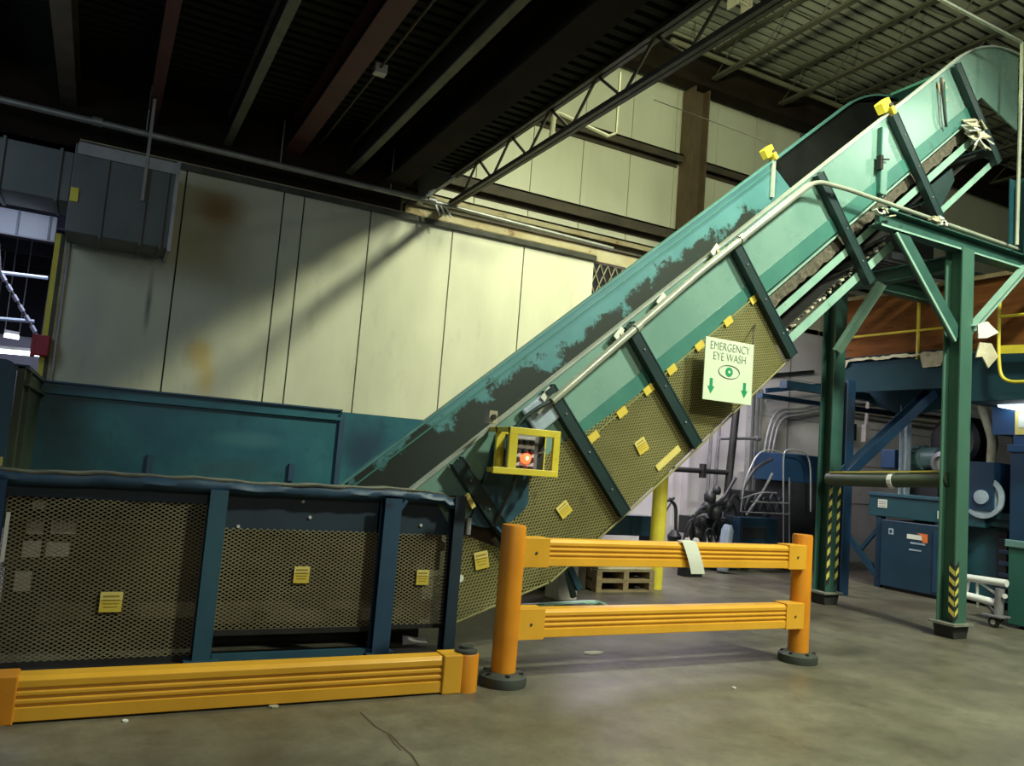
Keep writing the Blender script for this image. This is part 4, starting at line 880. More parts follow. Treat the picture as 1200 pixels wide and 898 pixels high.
# scraps on the beam
for (x, lab) in ((8.05, 'pale torn scrap lying on the green beam, right of the bend'), (7.14, 'pale rag scrap at the left end of the green beam')):
    mb = MB()
    for k in range(7): mb.obox((x + random.uniform(-.12, .12), 5.52, 4.555 + random.uniform(0, .05) - (0.1 if x < 7.5 else 0)), (random.uniform(.03, .07), 0, random.uniform(-.02, .02)), (0, .03, 0), (0.0, 0, random.uniform(.006, .02)), 'cardboard' if k % 2 else 'paper')
    mb.build('rag_scrap', label=lab, cat='scrap', group='scraps on the green beam')
mb = MB(); mb.prism([(8.70, 5.46, 3.50), (8.84, 5.44, 3.55), (9.0, 5.40, 3.44), (8.85, 5.44, 3.36), (8.72, 5.46, 3.34)], (0.01, 0.02, 0.0), 'paper'); mb.build('paper_scrap', label='white paper scrap at the pale knee brace on the front green column', cat='paper')
mb = MB(); mb.prism([(8.76, 5.47, 3.30), (8.95, 5.45, 3.31), (9.05, 5.43, 3.17), (8.90, 5.45, 3.02), (8.80, 5.46, 3.14), (8.70, 5.47, 3.12)], (0.01, 0.02, 0.0), 'cardboard'); mb.build('torn_sheet', label='grey torn sheet hanging below the white scrap on the front green column', cat='scrap')

# ================================================================== BALER AREA (right, behind)
bl = thing('baler', 'large blue baling machine behind the green support frame', 'baler', (12.0, 7.5, 0))
mb = MB(); mb.box(11.25, 13.2, 6.9, 8.80, 1.12, 1.50, 'machine_teal'); mb.box(11.22, 11.25, 6.9, 8.8, 1.44, 1.5, 'navy_teal'); mb.build('press_body', bl, bevel=0.01)
mb = MB(); mb.box(12.1, 13.2, 7.2, 8.6, 0.2, 1.12, 'dark_gear'); mb.build('press_base', bl)
for (y, s_) in ((8.62, 1), (7.6, 1)):
    mb = MB(); mb.hsec((11.32, y, 0), (11.32, y, 1.12), (1, 0, 0), 0.1, 0.1, 0.012, 0.012, 'box_blue'); mb.build('leg', bl)
mb = MB(); mb.bar((11.3, 8.62, 0.15), (11.3, 9.5, 1.0), 0.07, 0.09, 'box_blue'); mb.bar((11.3, 8.62, 0.95), (11.3, 9.0, 0.5), 0.05, 0.06, 'box_blue'); mb.build('brace', bl)
for (y, z, h) in ((8.62, 1.36, 0.10), (7.60, 1.27, 0.09)):
    mb = MB(); mb.box(11.235, 11.245, y - 0.16, y, z - h, z + h * 0.3, 'paper')
    for k in range(3): mb.box(11.232, 11.236, y - 0.14, y - 0.02, z - h * 0.8 + 0.035 * k, z - h * 0.8 + 0.035 * k + 0.01, 'inner_grey')
    mb.build('white_label', bl, label='small white label')
mb = MB(); mb.prism([(11.3, 8.9, 3.18), (11.3, 7.0, 3.25), (11.3, 7.0, 2.95), (11.3, 8.2, 2.72), (11.3, 8.9, 2.95)], (0.03, 0, 0), 'hopper_dark')
mb.prism([(10.6, 8.9, 3.6), (10.6, 6.9, 3.6), (11.3, 7.0, 3.2), (11.3, 8.9, 3.15)], (0.02, 0, 0.02), 'hopper_dark'); mb.box(10.55, 11.3, 5.0, 6.9, 2.85, 3.4, 'hopper_dark'); mb.box(10.6, 13, 4.5, 9.0, 3.40, 3.52, 'hopper_dark'); mb.box(10.58, 10.62, 4.5, 9.0, 3.05, 3.45, 'hopper_dark'); mb.build('feed_hopper', bl)
mb = MB(); mb.hsec((9.70, 8.02, 0), (9.70, 8.02, 3.1), (0, 1, 0), 0.16, 0.16, 0.014, 0.012, 'machine_blue'); mb.build('blue_column', bl)
mb = MB(); mb.hsec((9.60, 7.9, 1.75), (10.95, 7.55, 3.05), (0, 1, 0), 0.14, 0.16, 0.014, 0.012, 'machine_blue'); mb.build('brace', bl, label='blue diagonal brace')
mb = MB(); mb.hsec((11.35, 8.25, 1.5), (11.35, 8.25, 2.9), (0, 1, 0), 0.12, 0.12, 0.012, 0.012, 'steel_blue'); mb.build('blue_column', bl)
mb = MB(); mb.box(9.4, 12, 8.9, 9.05, 3.0, 3.12, 'box_blue'); mb.box(9.3, 12.5, 9.3, 9.4, 2.85, 2.92, 'machine_blue'); mb.build('cross_rail', bl)
# blue hopper tower and side machinery at the right edge
mb = MB(); mb.box(11.3, 13.5, 4.5, 6.85, 2.45, 3.1, 'cabinet_blue'); mb.box(11.3, 13.5, 4.5, 6.55, 1.4, 2.45, 'cabinet_blue'); mb.build('tower_plate', bl)
mb = MB(); mb.box(11.15, 13.0, 4.0, 6.50, 0.0, 2.28, 'machine_blue'); mb.box(11.12, 11.16, 4.0, 6.53, 2.20, 2.30, 'cabinet_blue'); mb.build('side_chamber', bl, bevel=0.01)
mb = MB(); mb.box(11.28, 11.3, 6.3, 6.52, 2.45, 2.92, 'label_head'); mb.box(11.27, 11.285, 6.33, 6.47, 2.55, 2.75, 'paper'); mb.build('white_label', bl, label='pale yellow notice')
mb = MB(); mb.box(11.35, 13, 6.2, 7.5, 1.15, 1.30, 'machine_teal'); mb.box(11.3, 11.36, 5.5, 7.55, 1.26, 1.36, 'machine_teal'); mb.box(11.5, 13, 6.5, 7.5, 0.1, 1.15, 'machine_teal'); mb.box(11.45, 11.5, 6.7, 6.85, 0.2, 1.1, 'dark_gear')
for k in range(5): mb.box(11.43, 11.46, 6.66, 6.80, 0.3 + 0.16 * k, 0.36 + 0.16 * k, 'navy')
mb.build('side_frame', bl, bevel=0.008)
mb = MB(); c = at(1153, 583, X=11.25); mb.lathe(c, (-1, 0, 0), [(0.30, 0), (0.30, 0.04), (0.24, 0.05), (0.24, 0.02), (0.10, 0.02), (0.10, 0.08), (0.0, 0.09)], 'steel_blue', 28); mb.build('flywheel', bl, smooth=True)
mb = MB(); mb.box(11.2, 12.2, 6.75, 7.25, 1.36, 2.05, 'machine_blue'); mb.build('gear_housing', bl, bevel=0.01)
mb = MB(); a, b = at(1140, 545, X=11.9), at(1140, 470, X=11.9); mb.lathe(at(1142, 520, X=12.2), (-1, 0, 0), [(0.36, 0), (0.40, 0.05), (0.40, 0.5), (0.34, 0.55)], 'dark_gear', 24); mb.build('drive_cover', bl, smooth=True)
mb = MB(); mb.tube(bend([at(1150, 475, X=11.5), at(1157, 497, X=11.5), at(1163, 515, X=11.5), at(1160, 560, X=11.5)], 0.1, 3), 0.06, 'cardboard', 10); mb.build('exhaust_hose', bl, smooth=True, label='tan hose')
# lower blue power box
t = thing('power_box', 'dark blue steel cabinet with white and orange lettering on the floor', 'cabinet', (11.8, 8.0, 0))
mb = MB(); mb.box(11.2, 12.0, 7.45, 8.52, 0.05, 1.08, 'box_blue'); mb.build('cabinet_body', t, bevel=0.012)
mb = MB(); mb.box(11.25, 12, 7.5, 8.47, 0.0, 0.05, 'rubber'); mb.build('plinth', t)
mb = MB(); mb.box(11.18, 11.2, 7.55, 7.62, 0.1, 1.0, 'machine_blue'); mb.build('door_edge', t)
mb = MB(); mb.box(11.193, 11.2, 7.74, 8.06, 0.83, 0.90, 'paper'); mb.box(11.193, 11.2, 7.76, 8.0, 0.76, 0.785, 'steel_blue'); mb.box(11.193, 11.2, 7.82, 8.02, 0.66, 0.68, 'steel_blue'); mb.build('lettering', t, label='white maker lettering')
mb = MB(); mb.prism([(11.192, 7.90, 0.93), (11.192, 7.72, 0.93), (11.192, 7.72, 0.80), (11.192, 7.80, 0.80), (11.192, 7.82, 0.90)], (0.006, 0, 0), 'orange_ink'); mb.build('emblem', t, label='orange emblem')
mb = MB(); mb.box(11.193, 11.2, 8.30, 8.38, 0.86, 0.95, 'steel_blue'); mb.box(11.190, 11.194, 8.32, 8.36, 0.88, 0.93, 'box_blue'); mb.build('door_latch', t)
# motor on top
t = thing('electric_motor', 'grey teal electric motor lying on the baler body', 'motor', (11.6, 8.0, 1.5))
mb = MB(); c0 = V((11.65, 8.45, 2.06)); ax = V((0, -1, 0.06)); mb.lathe(c0, ax, [(0.12, 0), (0.19, 0.04), (0.2, 0.30), (0.22, 0.32), (0.22, 0.36), (0.19, 0.38), (0.17, 0.60), (0.1, 0.66)], 'motor_teal', 24); mb.build('motor_body', t, smooth=True)
mb = MB(); 
for k in range(14): a = k * math.pi / 7; mb.obox(c0 + ax * 0.17 + V((math.cos(a) * 0.2, 0, math.sin(a) * 0.2)), ax * 0.13, V((-math.sin(a), 0, math.cos(a))) * 0.005, V((math.cos(a), 0, math.sin(a))) * 0.015, 'motor_teal')
mb.build('cooling_fin', t)
mb = MB(); mb.box(11.40, 11.62, 8.46, 8.72, 1.90, 2.2, 'cabinet_blue'); mb.build('terminal_box', t, bevel=0.01); mb = MB(); mb.box(11.45, 11.9, 7.75, 8.4, 1.505, 1.87, 'dark_gear'); mb.build('mount', t)
mb = MB(); mb.lathe(V((11.45, 7.68, 2.02)), V((-1, 0, 0)), [(0.17, 0), (0.17, 0.05), (0.1, 0.08), (0.1, 0.04)], 'grey_conduit', 20); mb.build('pulley', t, smooth=True)
# plywood wall with yellow hand rail on the platform
t = thing('plywood_panel', 'reddish plywood side wall of the raised platform', 'panel', (10.7, 7.6, 3.6))
mb = MB(); mb.box(10.75, 10.78, 5.4, 8.95, 3.60, 4.62, 'plywood'); mb.build('sheet', t); mb = MB(); mb.box(10.70, 10.75, 5.4, 8.95, 4.58, 4.64, 'wood_pallet'); mb.build('top_batten', t)
mb = MB(); gr = []
for k in range(40):
    y = 8.95 - 2.2 * k / 39; gr.append([(10.56, y, 3.58 + random.uniform(-.01, .02)), (10.55, y, 3.555 - random.uniform(0, .03) - (0.18 if 26 < k < 33 else 0) - (0.1 if 0 < k < 4 else 0))])
mb.sheet(gr, 'cardboard'); mb.build('torn_paper_edge', label='torn paper strip hanging along the platform edge', cat='paper', solid=0.004)
t = thing('hand_rail', 'yellow pipe hand rail in front of the plywood wall', 'hand rail', (10.6, 7.5, 3.6))
mb = MB(); mb.tube([(10.6, 7.55, 3.5), (10.6, 7.55, 4.5)], 0.024, 'yellow_paint', 10); mb.build('post', t)
mb = MB(); mb.tube([(10.6, 8.95, 3.95), (10.6, 6.5, 3.92)], 0.018, 'yellow_paint', 8); mb.build('rail', t)
t = thing('hand_rail', 'yellow pipe hand rail at the right edge beside the pale brace', 'hand rail', (10.4, 6.0, 3.5))
mb = MB(); p0, p1 = at(1172, 340, X=10.4), at(1170, 412, X=10.4); mb.tube(bend([p0, p1, at(1172, 440, X=10.4), at(1182, 448, X=10.4), at(1215, 447, X=10.4)], 0.12, 4), 0.022, 'yellow_paint', 10); mb.build('post', t, smooth=True)
mb = MB(); mb.tube([at(1172, 371, X=10.4), at(1230, 366, X=10.4)], 0.022, 'yellow_paint', 8); mb.build('rail', t)
mb = MB(); mb.bar(at(1171, 410, X=10.42), at(1230, 408, X=10.42), 0.03, 0.11, 'yellow_paint'); mb.build('toe_board', t)
mb = MB(); mb.box(11.0, 11.05, 3.5, 6.5, 3.5, 5.2, 'machine_teal'); mb.box(10.98, 11.0, 3.5, 6.5, 3.9, 3.94, 'navy'); mb.box(10.98, 11.0, 3.5, 6.5, 4.5, 4.54, 'navy'); mb.build('steel_side_wall', label='dark teal steel side wall behind the right yellow hand rail', cat='panel')
# dark tower right of head
mb = MB(); mb.hsec((9.75, 5.6, 4.5), (9.75, 5.6, 5.5), (0, 1, 0), 0.2, 0.2, 0.015, 0.012, 'machine_teal'); mb.build('stub_column', label='dark teal stub column above the green beam at the right edge', cat='column')
mb = MB()
for k in range(6): mb.bar((9.2, 7.0 + 0.3 * k, 4.7 + 0.06 * k), (13, 7.0 + 0.3 * k, 4.8 + 0.1 * k), 0.06, 0.10, 'dark_gear')
mb.box(9.6, 13, 9.0, 9.05, 5.0, 7.2, 'far_dark'); mb.build('dark_chute', label='dark steel chute structure behind the conveyor head', cat='chute')
# fluorescent lamp
t = thing('fluorescent_lamp', 'lit white fluorescent lamp on the blue machine at the right edge', 'lamp', (11.15, 6.4, 2.85))
a, b = at(1172, 473, X=11.15), at(1225, 482, X=11.15); mb = MB(); mb.tube([a, b], 0.055, 'tube_glow', 12); mb.build('lamp_tube', t, smooth=True)
mb = MB(); mb.bar(a + V((0.03, 0.02, 0.06)), b + V((0.03, 0, 0.06)), 0.12, 0.05, 'cart_white'); mb.build('housing', t)
# green bin and cart
yb = at(1181, 680, X=10.12).y
mb = MB(); mb.box(10.12, 10.9, 4.2, yb, 0.04, 1.02, 'bin_green'); mb.box(10.09, 10.12, 4.2, yb + 0.03, 0.97, 1.06, 'motor_teal'); mb.box(10.2, 10.8, 4.3, yb - 0.1, 0, 0.04, 'rubber')
mb.build('steel_bin', bevel=0.01, label='dark green steel bin at the right edge beside the white cart', cat='bin')
t = thing('hand_cart', 'small white tube frame cart on casters beside the front green column', 'cart', (9.7, 5.95, 0))
mb = MB(); mb.tube([at(1133, 677, X=9.9), at(1180, 684, X=9.9)], 0.045, 'cart_white', 12); mb.build('top_tube', t, smooth=True)
mb = MB(); mb.tube([at(1133, 698, X=9.9), at(1168, 707, X=9.9)], 0.045, 'cart_white', 12); mb.build('lower_tube', t, smooth=True)
mb = MB()
for (p, q) in (((1145, 680), (1146, 712)), ((1147, 682), (1170, 698)), ((1136, 680), (1133, 695))): mb.tube([at(*p, X=9.92), at(*q, X=9.92)], 0.016, 'cart_white', 8)
mb.build('strut', t)
mb = MB(); mb.tube([at(1172, 690, X=9.88), at(1170, 722, X=9.88)], 0.05, 'inner_grey', 10); mb.box(9.78, 9.98, 5.78, 6.02, 0.13, 0.15, 'inner_grey'); mb.build('caster_stem', t)
mb = MB(); mb.lathe((9.85, 5.90, 0.065), (1, 0, 0), [(0.062, -0.02), (0.065, 0), (0.062, 0.02)], 'rubber', 18); mb.lathe((9.825, 5.90, 0.065), (1, 0, 0), [(0.03, 0), (0.03, 0.01)], 'button_grey', 12); mb.build('caster_wheel', t, smooth=True)
mb = MB(); mb.lathe((10.3, 6.12, 0.065), (1, 0, 0), [(0.062, -0.02), (0.065, 0), (0.062, 0.02)], 'rubber', 18); mb.tube([(10.3, 6.12, 0.07), (10.0, 6.1, 0.25)], 0.02, 'inner_grey', 8); mb.build('caster_wheel', t, smooth=True)
mb = MB(); mb.lathe(at(1178, 699, X=9.86), (-1, -0.3, 0), [(0.028, 0), (0.028, 0.02)], 'cart_white', 12); mb.build('knob', t)

# ================================================================== HYDRAULIC UNIT (centre back)
t = thing('hydraulic_unit', 'dark hydraulic power unit with blue tank before the pale back wall', 'machine', (10.3, 10.3, 0))
Y = 10.2
mb = MB(); a, b = at(918, 540, Y=Y), at(953, 640, Y=Y); mb.box(a.x, b.x + 0.2, Y, Y + 0.7, 1.55, 2.05, 'machine_blue'); mb.build('oil_tank', t, bevel=0.015)
mb = MB(); mb.box(a.x + 0.15, b.x + 0.3, Y - 0.05, Y + 0.8, 0.05, 1.55, 'dark_gear'); mb.build('pump_cabinet', t, bevel=0.01)
mb = MB(); p, q = at(872, 575, Y=Y + .4), at(925, 640, Y=Y + .4); mb.box(p.x, q.x, Y + .4, Y + .9, 0.05, p.z, 'dark_gear'); mb.build('pump_cabinet', t, bevel=0.01)  # dark backing box added behind the hoses
mb = MB(); p, q = at(865, 606, Y=10.0), at(908, 640, Y=10.0); mb.box(p.x, q.x, 9.95, 10.3, q.z, p.z, 'box_blue'); mb.box(p.x + 0.04, q.x - 0.25, 9.94, 9.96, q.z + 0.12, p.z - 0.15, 'dark_gear'); mb.build('valve_cabinet', t, bevel=0.01)
mb = MB(); mb.lathe(at(848, 640, Y=9.9) + V((0, 0, -0.4)), (0.1, 0, 1), [(0.09, 0), (0.10, 0.1), (0.10, 0.66), (0.06, 0.75)], 'steel_blue', 18); mb.build('accumulator', t, smooth=True, label='pale blue cylinder')
mb = MB()
for (u, v, r) in ((832, 583, 0.10), (840, 575, 0.07), (828, 595, 0.09), (822, 610, 0.08), (815, 625, 0.10), (808, 640, 0.12), (852, 592, 0.10), (838, 600, 0.12), (860, 610, 0.10)):
    c = at(u, v, Y=Y); mb.lathe(c + V((0, 0, -r)), (0, 0, 1), [(r * .7, 0), (r, r * .5), (r, r * 1.4), (r * .5, r * 2)], 'dark_gear', 12)
mb.build('pump_valve', t, smooth=True)
mb = MB(); p, q = at(815, 585, Y=Y + .2), at(868, 662, Y=Y + .2); mb.box(p.x, q.x, Y + .15, Y + .6, 0.55, p.z - 0.3, 'dark_gear'); mb.box(p.x, p.x + 0.1, Y, Y + .1, 0, 0.6, 'dark_gear'); mb.box(q.x - .1, q.x, Y, Y + .1, 0, 0.6, 'dark_gear'); mb.box(p.x + .2, q.x - .2, Y, Y + .4, 0.02, 0.3, 'bin_green'); mb.build('pump_stand', t)
mb = MB(); hs = lambda L_, r=0.02, m='dark_gear', yy=Y - .05: mb.tube(bend([at(u, v, Y=yy) for (u, v) in L_], 0.2, 4), r, m, 6)
hs([(868, 640), (867, 580), (885, 548), (905, 538)], 0.03); hs([(850, 600), (862, 575), (872, 600), (880, 640)], 0.025); hs([(800, 640), (818, 595), (845, 590), (862, 560)], 0.03)
hs([(838, 640), (870, 610), (895, 575), (905, 555)], 0.022, 'inner_grey'); hs([(880, 620), (900, 600), (925, 605)], 0.02); hs([(812, 605), (860, 585), (868, 640)], 0.025)
for k in range(9):
    u = 800 + 8 * k; hs([(u, 645), (u + 3, 620 - 4 * (k % 3)), (u + 12, 605 + 5 * (k % 4)), (u + 16, 640)], 0.016 + 0.004 * (k % 3), 'dark_gear', Y - .1 + .05 * (k % 3))
for k in range(5):
    u = 872 + 9 * k; hs([(u, 600), (u + 6, 580 - 5 * (k % 2)), (u + 14, 590), (u + 18, 604)], 0.018, 'dark_gear', Y + .1)
mb.build('hose', t, smooth=True)
mb = MB()
hs([(868, 600), (872, 565), (888, 530), (905, 527), (918, 532)], 0.014, 'grey_conduit', Y - .2); hs([(918, 640), (918, 530), (925, 526), (945, 530), (950, 545), (950, 600)], 0.014, 'grey_conduit', Y - .2)
hs([(868, 585), (890, 577), (910, 578)], 0.014, 'grey_conduit', Y - .2); hs([(870, 600), (925, 603)], 0.012, 'grey_conduit', Y - .2); hs([(925, 560), (925, 640)], 0.012, 'inner_grey', Y - .2)
hs([(880, 588), (925, 590)], 0.012, 'grey_conduit', Y - .2)
mb.build('hand_rail', t, smooth=True)
t = thing('process_pipe', 'thick black pipe with a level branch before the pale back wall', 'pipe', (9.6, 10.6, 1.2))
mb = MB(); mb.tube([at(864, 470, Y=10.6), at(850, 600, Y=10.6)], 0.065, 'black_steel', 12); mb.build('vertical_pipe', t, smooth=True)
mb = MB(); mb.tube([at(790, 550, Y=10.6), at(853, 554, Y=10.6)], 0.045, 'black_steel', 10); c = at(824, 552, Y=10.55); mb.box(c.x - .03, c.x + .03, 10.5, 10.62, c.z - .12, c.z + .12, 'black_steel'); mb.build('branch_pipe', t)
mb = MB(); mb.tube([at(843, 514, Y=10.9), at(888, 514, Y=10.9)], 0.028, 'inner_grey', 8); mb.lathe(at(888, 514, Y=10.9), (1, 0, 0), [(0.05, -.05), (0.05, .05)], 'inner_grey', 8); mb.build('tie_pipe', t)
for (u0, v0, u1, v1, lab) in ((834, 500, 829, 580, 'thin dark riser pipe on the back wall, left one of two'), (844, 490, 837, 580, 'thin dark riser pipe on the back wall, right one of two')):
    mb = MB(); mb.tube([at(u0, v0, Y=11.2), at(u1, v1, Y=11.2), V((at(u1, v1, Y=11.2).x, 11.2, 0.0))], 0.03, 'inner_grey', 8); mb.build('riser_pipe', label=lab, cat='pipe', group='riser pipes on the back wall')
for k in range(3):
    o_ = 3.2 * k; mb = MB(); mb.tube(bend([at(893 + 4 * k, 575, Y=11.35), at(896 + 4.5 * k, 520 + o_, Y=11.35), at(908 + 3 * k, 479 + 5 * k, Y=11.35), at(938, 480 + 3.5 * k, Y=11.35), at(965, 472 + 4.5 * k, Y=11.35), at(990, 470 + 5 * k, Y=11.35)], 0.35, 6), 0.026, 'grey_conduit', 8)
    mb.build('wall_conduit', smooth=True, label=('outer', 'middle', 'inner')[k] + ' one of three bent conduits on the pale back wall', cat='conduit', group='bent conduits on the back wall')
mb = MB(); c = at(885, 500, Y=11.4)
for k in (-0.12, 0, 0.1): mb.box(c.x + k - .03, c.x + k + .03, 11.36, 11.48, 0.3, 3.3, 'grey_conduit')
mb.build('wall_duct', label='upright grey cable trunking on the pale back wall', cat='conduit')
mb = MB(); p, q = at(898, 458, Y=11.25), at(962, 452, Y=11.25); mb.bar(p, q, .05, .09, 'machine_blue'); mb.bar(p + V((0, 0, -.2)), q + V((0, 0, -.2)), .04, .05, 'grey_conduit'); mb.bar(p + V((0, .2, .3)), q + V((0, .2, .3)), .04, .06, 'dark_gear'); mb.build('pipe_rack', label='dark blue pipe rack high before the back wall', cat='rack')
mb = MB()
for (L_, r) in (([(792, 640), (792, 592), (784, 585)], 0.03), ([(775, 590), (790, 584)], 0.025), ([(780, 600), (786, 590)], 0.015)): mb.tube(bend([at(u, v, Y=10.6) for (u, v) in L_], .1, 3), r, 'dark_gear', 8)
mb.lathe(at(790, 632, Y=10.6) + V((0, 0, -.05)), (0, 0, 1), [(0.1, 0), (0.12, .1), (0.05, .2)], 'dark_gear', 12); q = at(792, 640, Y=10.6); mb.tube([(q.x, q.y, q.z + .1), (q.x, q.y, 0)], 0.04, 'dark_gear', 8)
mb.build('stand_pipe', label='small dark stand pipe with valve right of the yellow post', cat='pipe')
mb = MB()
for u in (805, 815): mb.lathe(at(u, 643, Y=9.6) + V((0, 0, -.2)), (0, 0, 1), [(0.055, 0), (0.055, .32), (0.03, .36)], 'pale_block', 12)
mb.box(at(800, 650, Y=9.6).x, at(820, 650, Y=9.6).x, 9.52, 9.7, 0, at(810, 655, Y=9.6).z, 'dark_gear')
mb.build('twin_filter', smooth=True, label='pair of small grey canisters just above the paper notice', cat='filter')
# cabinets on back wall below rack
mb = MB(); c = at(1012, 505, Y=10.8); mb.box(c.x - .06, c.x + .06, 10.7, 10.8, c.z - .22, c.z + .12, 'pale_block'); mb.tube([(c.x, 10.75, c.z + .1), (c.x + .05, 10.75, c.z + .75)], .035, 'pale_block', 8)
mb.build('switch_box', label='small pale switch box with conduit behind the blue diagonal brace', cat='box')
mb = MB(); c = at(1000, 505, Y=11.35); mb.box(c.x - .18, c.x + .1, 11.35, 11.5, c.z - .2, c.z + .15, 'dark_gear'); mb.build('meter_box', label='black box beside the pale switch box on the back wall', cat='box')
mb = MB()
for k, v in enumerate((470, 476, 481, 486)): mb.tube([at(985, v, Y=11.46), at(1110, v + 12 + 2 * k, Y=11.46)], 0.03, ('pale_block', 'dark_gear', 'cardboard', 'inner_grey')[k], 8)
mb.build('pipe_bundle', label='bundle of level pipes on the back wall behind the blue braces', cat='pipe')

# yellow post and pallets
mb = MB(); mb.lathe((6.81, 8.58, 0), (0, 0, 1), [(0.10, 0), (0.10, 2.9), (0.06, 2.96)], 'yellow_paint', 20); mb.build('yellow_post', smooth=True, label='tall round yellow post behind the guard rail under the conveyor', cat='post')
def pallet(z, rot, label, load=False):
    t = thing('pallet', label, 'pallet', (6.2, 8.75, z), 'stacked pallets under the conveyor'); t.rotation_euler[2] = 0
    X0, X1, Y0, Y1 = 5.72, 6.62, 8.35, 9.2
    mb = MB()
    for k in range(6): y = Y0 + 0.15 * k; mb.box(X0, X1, y, y + 0.10, z + 0.115, z + 0.135, 'wood_pallet')
    mb.build('deck_board', t); mb = MB()
    for x in (X0, (X0 + X1) / 2 - .04, X1 - .08): mb.box(x, x + 0.08, Y0, Y1, z + 0.02, z + 0.115, 'wood_pallet')
    mb.build('stringer', t); mb = MB()
    for y in (Y0, Y0 + .4, Y1 - .1): mb.box(X0, X1, y, y + 0.1, z, z + 0.02, 'wood_pallet')
    mb.build('bottom_board', t)
pallet(0.0, 0, 'wooden pallet on the floor left of the yellow post'); pallet(0.137, 0, 'second wooden pallet resting on the floor pallet'); 
mb = MB(); mb.box(5.75, 6.6, 8.38, 9.18, 0.274, 0.40, 'cardboard'); mb.box(5.9, 6.5, 8.42, 9.1, 0.40, 0.47, 'wood_pallet'); mb.build('board_stack', bevel=0.01, label='flat stack of tan board on top of the pallets', cat='boards')
mb = MB(); mb.box(5.0, 5.66, 8.5, 9.3, 0, 0.62, 'girt_dark'); mb.build('dark_crate', bevel=0.01, label='dark crate on the floor left of the pallets', cat='crate')
mb = MB(); mb.box(4.86, 5.12, 7.85, 8.15, 0, 0.7, 'pale_block'); mb.build('concrete_block', bevel=0.012, label='pale upright block under the conveyor left of the pallets', cat='block')
mb = MB(); mb.tube(bend([at(610, 711, Z=0.035), at(700, 706, Z=0.035), at(712, 712, Z=0.03), at(720, 735, Z=0.03)], 0.2, 5), 0.03, 'teal_light', 8); mb.build('floor_pipe', smooth=True, label='pale green pipe lying on the floor under the conveyor', cat='pipe')
mb = MB(); mb.box(6.2, 7.3, 9.24, 9.5, 0.62, 0.9, 'box_blue'); mb.box(6.2, 6.3, 9.24, 9.5, 0, .62, 'box_blue'); mb.box(7.2, 7.3, 9.24, 9.5, 0, .62, 'box_blue'); mb.build('work_bench', label='dark blue bench behind the yellow post', cat='bench')

# small litter on the floor
lit = [((695, 766), 0.10, 0.03, 'paper', 'white paper strip on the dark floor inside the guard rail'), ((63, 842), 0.035, 0.02, 'paper', 'white scrap on the floor at the left under the low barrier'),
       ((146, 846), 0.015, 0.012, 'paper', 'tiny white crumb on the floor before the low barrier'), ((2, 850), 0.03, 0.02, 'cardboard', 'pale scrap on the floor at the far left edge'),
       ((321, 829), 0.03, 0.012, 'cardboard', 'pale crumb on the floor below the middle of the low barrier'), ((860, 807), 0.015, 0.012, 'paper', 'tiny white crumb on the open floor right of centre')]
for (p, w, h, m, lab) in lit:
    c = at(*p, Z=0); mb = MB(); n = 6
    mb.prism([(c.x + w * math.cos(2 * math.pi * k / n) * random.uniform(.8, 1.2), c.y + h * 1.6 * math.sin(2 * math.pi * k / n), 0.001) for k in range(n)], (0, 0, 0.008), m)
    mb.build('paper_litter', label=lab, cat='litter')
mb = MB(); mb.add([(2.30, 5.95, 0.06), (2.5, 5.93, 0.07), (2.55, 6.1, 0.06), (2.36, 6.12, 0.09)], [(0, 1, 2, 3)], 'pale_block'); mb.build('cardboard_flap', solid=0.004, label='grey flat scrap lying behind the conveyor base mesh', cat='scrap')
mb = MB(); mb.obox((2.66, 5.70, 1.21), (0.035, 0, -0.05), (0, 0.012, 0), (0.015, 0, 0.012), 'label_head'); mb.tube(bend([(2.60, 5.70, 1.25), (2.58, 5.69, 1.15), (2.62, 5.69, 1.02)], 0.05, 3), 0.010, 'rubber', 6); mb.tube([(2.66, 5.69, 1.08), (2.66, 5.69, 0.95)], 0.022, 'grey_conduit', 8)
mb.build('tagged_hose', label='short hose end with a yellow tag at the conveyor base corner', cat='hose')

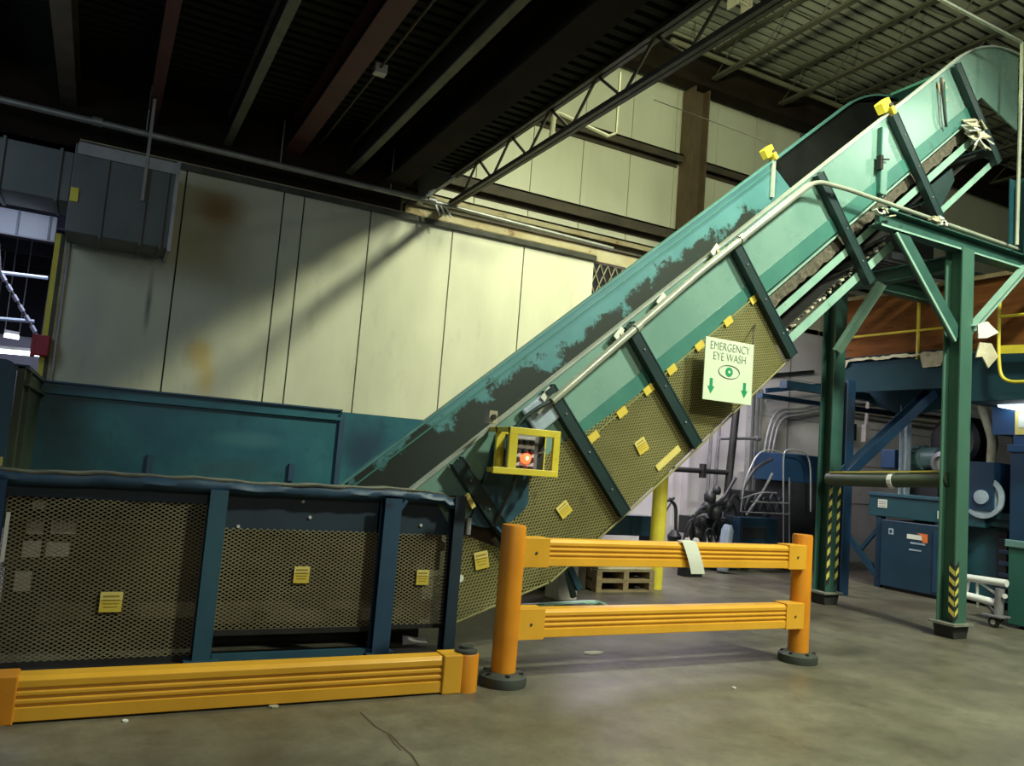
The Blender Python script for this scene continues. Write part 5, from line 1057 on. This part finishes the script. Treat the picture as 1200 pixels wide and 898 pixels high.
# ================================================================== LIGHT
def lamp(kind, loc, energy, col, size=0.3, target=None, sy=None, spot=None):
    l = bpy.data.lights.new('lamp', kind); l.energy = energy; l.color = col
    if kind == 'AREA':
        l.size = size
        if sy: l.shape = 'RECTANGLE'; l.size_y = sy
    elif kind == 'POINT': l.shadow_soft_size = size
    elif kind == 'SPOT': l.shadow_soft_size = size; l.spot_size = spot or 2.6; l.spot_blend = 0.6
    o = bpy.data.objects.new('lamp', l); C.objects.link(o); o.location = loc
    d = V(target) - V(loc) if target else V((0, 0, -1))
    o.rotation_euler = d.to_track_quat('-Z', 'Y').to_euler()
    return o
warm = (0.95, 1.0, 0.60)
lamp('POINT', (5.9, 6.45, 6.95), 520, warm, 0.12)
lamp('POINT', (8.2, 6.0, 8.9), 60, (0.75, 1.0, 0.8), 0.3)
lamp('SPOT', (7.4, 0.6, 8.6), 4200, (0.94, 1.0, 0.78), 0.35, (6.0, 5.0, 1.4), spot=1.8)
lamp('SPOT', (4.8, -2.0, 8.0), 1900, (0.96, 1.0, 0.75), 0.4, (4.6, 4.6, 0.0), spot=1.7)
lamp('AREA', (1.0, -3.0, 4.0), 56, (1.0, 0.95, 0.82), 1.4, (2.6, 5.0, 0.0), 0.5)  # soft fill added behind the camera to light the fronts
lamp('POINT', (12.3, 2.2, 8.0), 160, (0.92, 1.0, 0.82), 0.3)
lamp('AREA', (-2.6, 6.3, 4.2), 34, (0.60, 0.80, 1.0), 1.4, (0.8, 7.2, 1.6))
lamp('AREA', (-3.2, 4.2, 2.8), 16, (0.45, 0.66, 1.0), 1.0, (0.2, 5.8, 0.8))
lamp('SPOT', (-1.4, 7.6, 1.6), 120, (0.70, 0.78, 1.0), 0.1, (-1.25, 9.72, 3.64), spot=0.5)  # added spot that brightens the white panel by the duct, no fixture
lamp('AREA', (-1.5, 15, 4.9), 200, (0.78, 0.82, 1.0), 2.5)
lamp('AREA', (8.3, 10.2, 4.3), 210, (0.95, 0.86, 1.0), 1.8, (9.2, 11.4, 0.8))
lamp('AREA', (10.9, 6.6, 2.95), 8, (0.75, 0.88, 1.0), 0.8, (11.4, 7.0, 1.5))

w = bpy.data.worlds.new('world'); S.world = w; w.use_nodes = True
w.node_tree.nodes['Background'].inputs['Color'].default_value = (0.75, 0.85, 0.8, 1)
w.node_tree.nodes['Background'].inputs['Strength'].default_value = 0.012
S.view_settings.view_transform = 'Standard'
S.view_settings.exposure = 0.0
S.cycles.use_denoising = True
S.cycles.max_bounces = 8
